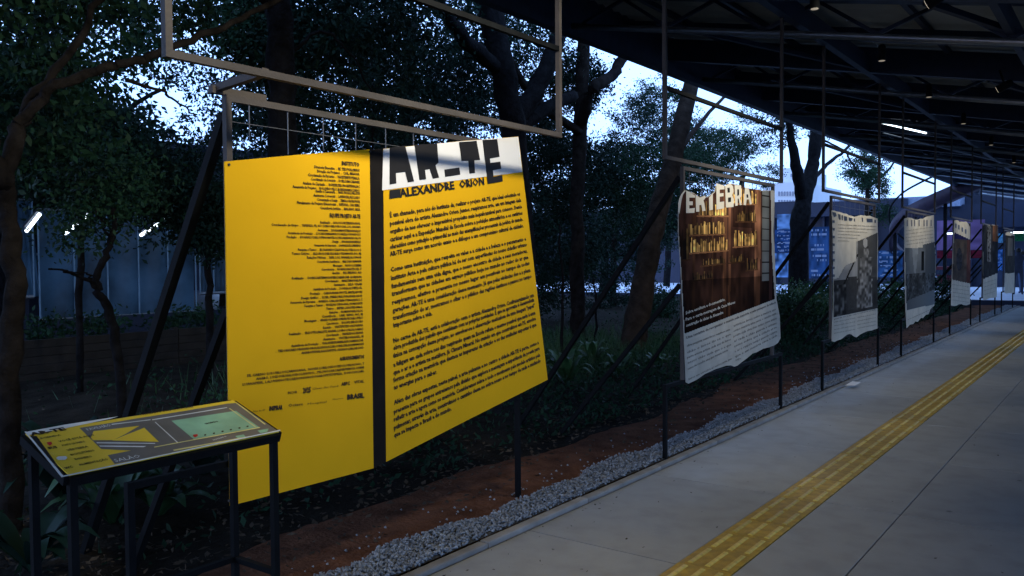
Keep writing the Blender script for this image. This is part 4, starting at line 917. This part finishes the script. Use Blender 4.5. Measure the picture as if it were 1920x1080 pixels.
MB().box(-14.1, -14.04, 0, 16, 1.62, 1.66).build('rail', M['pipe'], bl)
M['palestrip'] = mat('pale_strip', (.18, .3, .42), rough=.5)
M['whitepanel'] = mat('pale_board', (.3, .36, .4), rough=.6, var=.1)
for (px0, px1, py0, py1, X, th, m, nme, lb, ct) in (
    (0, 62, 372, 556, -13.9, .01, 'curtain', 'plastic_screen', 'leftmost hanging translucent plastic screen on the pavilion', 'screen'),
    (68, 366, 392, 584, -13.9, .01, 'curtain', 'plastic_screen', 'widest hanging translucent plastic screen on the pavilion', 'screen'),
    (372, 424, 480, 548, -13.95, .01, 'curtain', 'plastic_screen', 'small plastic screen beside the yellow panel edge', 'screen'),
    (123, 166, 478, 546, -17, .04, 'whitepanel', 'display_board', 'pale upright board seen through the widest screen', 'board'),
    (186, 222, 540, 545, -15.5, .6, 'whitepanel', 'bench_table', 'small white table top inside the pavilion', 'table')):
    a = at(px0, py0, X=X); c_ = at(px1, py1, X=X)
    b = MB()
    if nme == 'plastic_screen':
        nn = 26; V = []
        for i in range(nn + 1):
            y_ = a.y + (c_.y - a.y) * i / nn
            for j in range(7):
                zz = a.z + (c_.z - a.z) * j / 6; V.append((X + .03 * math.sin(i * 1.3 + j * .4) + rnd.uniform(-.006, .006), y_ + (.12 * j / 6 if px0 < 10 else 0), zz))
        b.add(V, [(i*7+j, (i+1)*7+j, (i+1)*7+j+1, i*7+j+1) for i in range(nn) for j in range(6)])
    else: b.box(X - th, X, a.y, c_.y, c_.z, a.z)
    o = tag(b.build(nme, M[m], smooth=(nme == 'plastic_screen')), lb, ct)
    if nme == 'plastic_screen':
        MB().tube([(X + .02, a.y, c_.z), (X + .02, c_.y, c_.z)], .03, 6).build('hem_bar', M['pipe'], o); MB().tube([(X + .02, a.y, a.z), (X + .02, c_.y, a.z)], .02, 6).build('top_bar', M['pipe'], o)
        ns = 1 + int((c_.y - a.y) / .55)
        for k in range(ns + 1):
            y_ = a.y + (c_.y - a.y) * k / ns; MB().box(X + .035, X + .045, y_ - .012, y_ + .012, c_.z, a.z).build('seam', M['palestrip'], o)
MB().box(-14, -12.4, 0, 16, 3.3, 3.42).build('eave', M['facade'], bl)
for (xa, ya, xb, yb), lb in (((50, 433, 74, 402), 'leftmost'), ((122, 438, 166, 403), 'second from left'), ((264, 441, 312, 411), 'third from left'), ((364, 417, 396, 400), 'rightmost')):
    p = at(xa, ya, X=-13.5); q = at(xb, yb, X=-12.9); t = thing('tube_light', lb + ' bright slanting fluorescent tube glowing under the pavilion eave', 'tube light', tuple(p), 'fluorescent tubes at the pavilion')
    MB().tube([p, q], .028, 8).build('tube', M['tube'], t); MB().bar(p + Vector((-.03, 0, .06)), q + Vector((0, 0, .06)), .08, .04).build('tray', M['facade'], t)

# ================================================================== RIGHT BACKGROUND : plaza buildings
hl = thing('dark_hall', 'long dark hall across the plaza with a low roof', 'building', (-12, 46, 0))
def slab(name, px0, px1, py0, py1, Y, th, m, parent, zb=None):
    a = at(px0, py0, Y=Y); c_ = at(px1, py1, Y=Y); z0 = c_.z if zb is None else zb
    return MB().box(a.x, c_.x, Y, Y + th, z0, a.z).build(name, M[m], parent)
slab('wall', 1440, 1960, 398, 545, 46, 8, 'facade', hl, 0.02)
MB().box(-75, -14.5, 46.5, 54, .02, 4.6).build('wing', M['facade'], hl); slab('roof_edge', 1430, 1700, 384, 400, 45.2, 9, 'facade', hl); slab('upper_hall', 1786, 2100, 352, 397, 47, 6, 'facade', hl); slab('upper_hall', 1845, 2100, 400, 420, 45, .9, 'facade', hl)
M['palefascia'] = mat('pale_fascia', (.2, .25, .36), rough=.6)
slab('fascia', 1560, 1800, 376, 386, 45.6, 6, 'palefascia', hl)
for k in range(9): slab('column', 1450 + 46 * k, 1453 + 46 * k, 402, 545, 45.6, .3, 'facade', hl, .02)
tw = thing('white_tower', 'pale tower block far beyond the plaza with a row of small windows', 'building', tuple(at(1478, 480, Y=120)))
slab('wall', 1430, 1503, 345, 470, 120, 20, 'farwhite', tw); slab('upper_wall', 1468, 1496, 316, 346, 122, 14, 'farwhite', tw); slab('roof_block', 1482, 1492, 326, 331, 121.5, .4, 'farwindow', tw)
for k in range(8): slab('window', 1459 + 5.2 * k, 1462 + 5.2 * k, 359, 367, 119.9, .2, 'farwindow', tw)
for k in range(8): slab('window', 1459 + 5.2 * k, 1462 + 5.2 * k, 375, 381, 119.9, .2, 'farwindow', tw)
def poster(px0, px1, py0, py1, Y, paint, label, cat='poster', nme='wall_poster', glow=0, words_=()):
    a = at(px0, py0, Y=Y); c_ = at(px1, py1, Y=Y)
    t = thing(nme, label, cat, ((a.x + c_.x) / 2, Y, c_.z))
    MB().box(a.x, c_.x, Y, Y + .08, c_.z, a.z).build('board', M['facade'], t)
    nx, ny = 24, 24; V = []; 
    u, v = np.meshgrid((np.arange(nx) + .5) / nx, (np.arange(ny) + .5) / ny, indexing='ij'); cc = paint(u.ravel(), v.ravel())
    for i in range(nx + 1):
        for j in range(ny + 1): V.append((a.x + (c_.x - a.x) * i / nx, Y - .01, c_.z + (a.z - c_.z) * j / ny))
    F = [(i*(ny+1)+j, (i+1)*(ny+1)+j, (i+1)*(ny+1)+j+1, i*(ny+1)+j+1) for i in range(nx) for j in range(ny)]
    me = bpy.data.meshes.new('print'); me.from_pydata(V, [], F); ca = me.color_attributes.new('print', 'FLOAT_COLOR', 'CORNER')
    ca.data.foreach_set('color', np.repeat(np.concatenate([np.clip(cc, 0, 1), np.ones((len(cc), 1))], 1), 4, 0).astype(np.float32).ravel())
    link('print', me, M['glowprint'] if glow else M['print'], t)
    return t
gm = mat_attr('screen_print'); M['glowprint'] = gm; nt = gm.node_tree; bs = nt.nodes['Principled BSDF']; an = [n_ for n_ in nt.nodes if n_.type == 'ATTRIBUTE'][0]
nt.links.new(an.outputs['Color'], bs.inputs['Emission Color']); bs.inputs['Emission Strength'].default_value = .05
def flat(col, seed, k=.5, stripes=0):
    def f(u, v):
        n1 = noise2(u, v, 7, seed); n2 = noise2(u, v, 20, seed + 1); c_ = np.array(col)[None] * (1 - k + 2 * k * n1)[:, None]
        if stripes:
            m_ = (np.abs((v * stripes) % 1 - .5) < .2) & (n2 > .5) & (u > .08) & (u < .85); c_[m_] = np.minimum(1, np.array(col) * 1.2 + .14)
        return c_
    return f
poster(1457, 1503, 402, 429, 38, flat((.10, .18, .32), 31, .6), 'upper light blue picture on the poster wall', glow=1)
poster(1453, 1506, 431, 473, 38, flat((.012, .035, .10), 33, .6, 6), 'dark blue poster with white text and a standing figure', glow=1)
poster(1453, 1491, 475, 520, 38, flat((.09, .17, .32), 35, .8), 'light blue poster with plants near the ground', glow=1)
poster(1518, 1556, 426, 522, 38, flat((.02, .05, .12), 37, .6, 10), 'tall dark blue poster with rows of white text', glow=1)
poster(1645, 1692, 470, 520, 38, flat((.02, .06, .14), 39, .8, 6), 'blue poster between the third and fourth banners', glow=1)
poster(1757, 1846, 414, 468, 40, flat((.15, .10, .22), 41, .3), 'large lilac screen above a red band behind the fifth banner', 'screen', 'lit_screen', 1)
poster(1757, 1846, 470, 484, 40, flat((.10, .012, .025), 43, .4), 'red band under the lilac screen', 'sign', 'red_sign', 1)
poster(1860, 1882, 468, 508, 40, flat((.03, .12, .35), 45, .9, 6), 'small blue screen between the last two banners', 'screen', 'lit_screen', 1)
poster(1872, 1881, 438, 455, 40, flat((.1, .3, .5), 47, .5), 'tiny bright blue sign left of the last banner', 'sign', 'blue_sign', 1)
poster(1903, 1920, 432, 452, 40, flat((.01, .1, .04), 49, .5), 'dark green sign right of the last banner', 'sign', 'green_sign', 1)
for px, py, lb in ((1907, 436, 'bright white tube above the green sign'), (1782, 438, 'short white tube in front of the lilac screen')):
    p = at(px, py, Y=39); t = thing('tube_light', lb, 'tube light', tuple(p)); MB().tube([p - Vector((.22, 0, 0)), p + Vector((.22, 0, 0))], .035, 8).build('tube', M['tube'], t); MB().bar(p + Vector((-.24, 0, .06)), p + Vector((.24, 0, .06)), .08, .05).build('tray', M['facade'], t)
# curved lilac ramp
M['lilac'] = mat('lilac_paint', (.03, .018, .035), rough=.6, var=.3)
t = thing('curved_ramp', 'curved lilac steel ramp sweeping up behind the fourth banner', 'ramp', tuple(at(1700, 545, Y=37)))
pts = [at(x, y, Y=Y) for x, y, Y in ((1700, 505, 39), (1672, 478, 38), (1668, 448, 37), (1690, 420, 36.5), (1730, 398, 36), (1780, 376, 36), (1840, 350, 36))]
pp, _ = vine(pts, 1, 1, 0); V = []
for q in pp: V += [q, q + Vector((0, 0, .55)), q + Vector((0, .9, .55)), q + Vector((0, .9, 0))]
MB().add(V, [f for i in range(len(pp) - 1) for f in ((i*4, i*4+4, i*4+5, i*4+1), (i*4+1, i*4+5, i*4+6, i*4+2), (i*4+2, i*4+6, i*4+7, i*4+3), (i*4+3, i*4+7, i*4+4, i*4))]).build('ramp_side', M['lilac'], t, True)
MB().tube([q + Vector((0, -.05, 1.2)) for q in pp], .04, 6).build('handrail', M['blacksteel'], t, True)
for k in (6, 12, 18, 24): MB().bar(pp[k] + Vector((0, .4, 0)), (pp[k].x, pp[k].y + .4, 0), .12).build('ramp_post', M['blacksteel'], t)
# kiosk
M['kred'] = mat('kiosk_red', (.12, .02, .03)); M['kwhite'] = mat('kiosk_white', (.55, .6, .7))
t = thing('kiosk', 'small red and white kiosk on the plaza right of the fourth banner', 'kiosk', tuple(at(1772, 545, Y=40.5)))
slab('counter', 1752, 1792, 518, 545, 40.5, 1, 'kwhite', t, .02); slab('front_panel', 1757, 1785, 515, 532, 40.35, .1, 'kred', t); slab('awning', 1748, 1794, 500, 506, 40.0, 1.6, 'kred', t)
for px in (1750, 1791): slab('post', px, px + 2, 506, 545, 40.2, .06, 'kwhite', t, .02)
# white plinths on the plaza
for k, (px0, px1, py0, lb) in enumerate(((1640, 1668, 533, 'pale bench on the plaza between the third and fourth banners'), (1455, 1476, 535, 'pale bench left behind the third stand'))):
    t = thing('plaza_bench', lb, 'bench', tuple(at(px0, 548, Y=36))); slab('seat', px0, px1, py0, py0 + 3, 36, .45, 'kwhite', t); slab('support', px0 + 3, px0 + 5, py0 + 3.1, 545, 36.1, .2, 'kwhite', t, .02); slab('support', px1 - 5, px1 - 3, py0 + 3.1, 545, 36.1, .2, 'kwhite', t, .02)

# people
def person(px, Y, h, label, top, legs, turn=0.0):
    bp = at(px, 545, Y=Y); x0, y0 = bp.x, bp.y
    t = thing('person', label, 'person', (x0, y0, .02)); s = h / 1.72
    J = [(0,0,.95),(0,0,1.15),(0,0,1.38),(0,0,1.5),(0,0,1.58),(0,0,1.66),(.19,0,1.40),(.25,.02,1.12),(.24,.1,.88),(-.19,0,1.40),(-.25,.02,1.12),(-.24,.1,.88),(.10,0,.9),(.12,.03,.5),(.13,0,.08),(.13,.14,.04),(-.10,0,.9),(-.12,-.05,.5),(-.13,-.1,.08),(-.13,.04,.04)]
    E_ = [(0,1),(1,2),(2,3),(3,4),(4,5),(2,6),(6,7),(7,8),(2,9),(9,10),(10,11),(0,12),(12,13),(13,14),(14,15),(0,16),(16,17),(17,18),(18,19)]
    RR = [.15,.14,.15,.06,.09,.085,.07,.05,.038,.07,.05,.038,.1,.07,.05,.04,.1,.07,.05,.04]
    me = bpy.data.meshes.new('body'); ca, sa = math.cos(turn), math.sin(turn)
    me.from_pydata([(x0 + (x*ca - y*sa) * s, y0 + (x*sa + y*ca) * s, .02 + z * s) for x, y, z in J], E_, [])
    o = link('body', me, top, t); md = o.modifiers.new('skin', 'SKIN')
    for i, r in enumerate(RR): me.skin_vertices[0].data[i].radius = (r * s, r * s * .8)
    me.skin_vertices[0].data[0].use_root = True
    o.modifiers.new('sub', 'SUBSURF').levels = 1; o.modifiers['sub'].render_levels = 1
    hp = Vector((x0, y0, .02 + 1.69 * s)); MB().tube([hp - Vector((0, 0, .1)), hp - Vector((0, 0, .03)), hp + Vector((0, 0, .02)), hp + Vector((0, 0, .06))], [.09, .105, .09, .03], 10).build('hair', M['black'], t, True)
M['darkcloth'] = mat('dark_cloth', (.02, .025, .045)); M['bluecloth'] = mat('blue_cloth', (.06, .1, .2)); M['redcloth'] = mat('red_cloth', (.25, .05, .05))
person(1909, 37, 1.75, 'person in dark clothes standing at the far right of the plaza', M['darkcloth'], None)
person(1917, 38.5, 1.65, 'person in blue clothes half hidden at the right image edge', M['bluecloth'], None, .6)
person(1745, 39.5, 1.6, 'person in reddish top beside the kiosk on the plaza', M['redcloth'], None, 1.2)
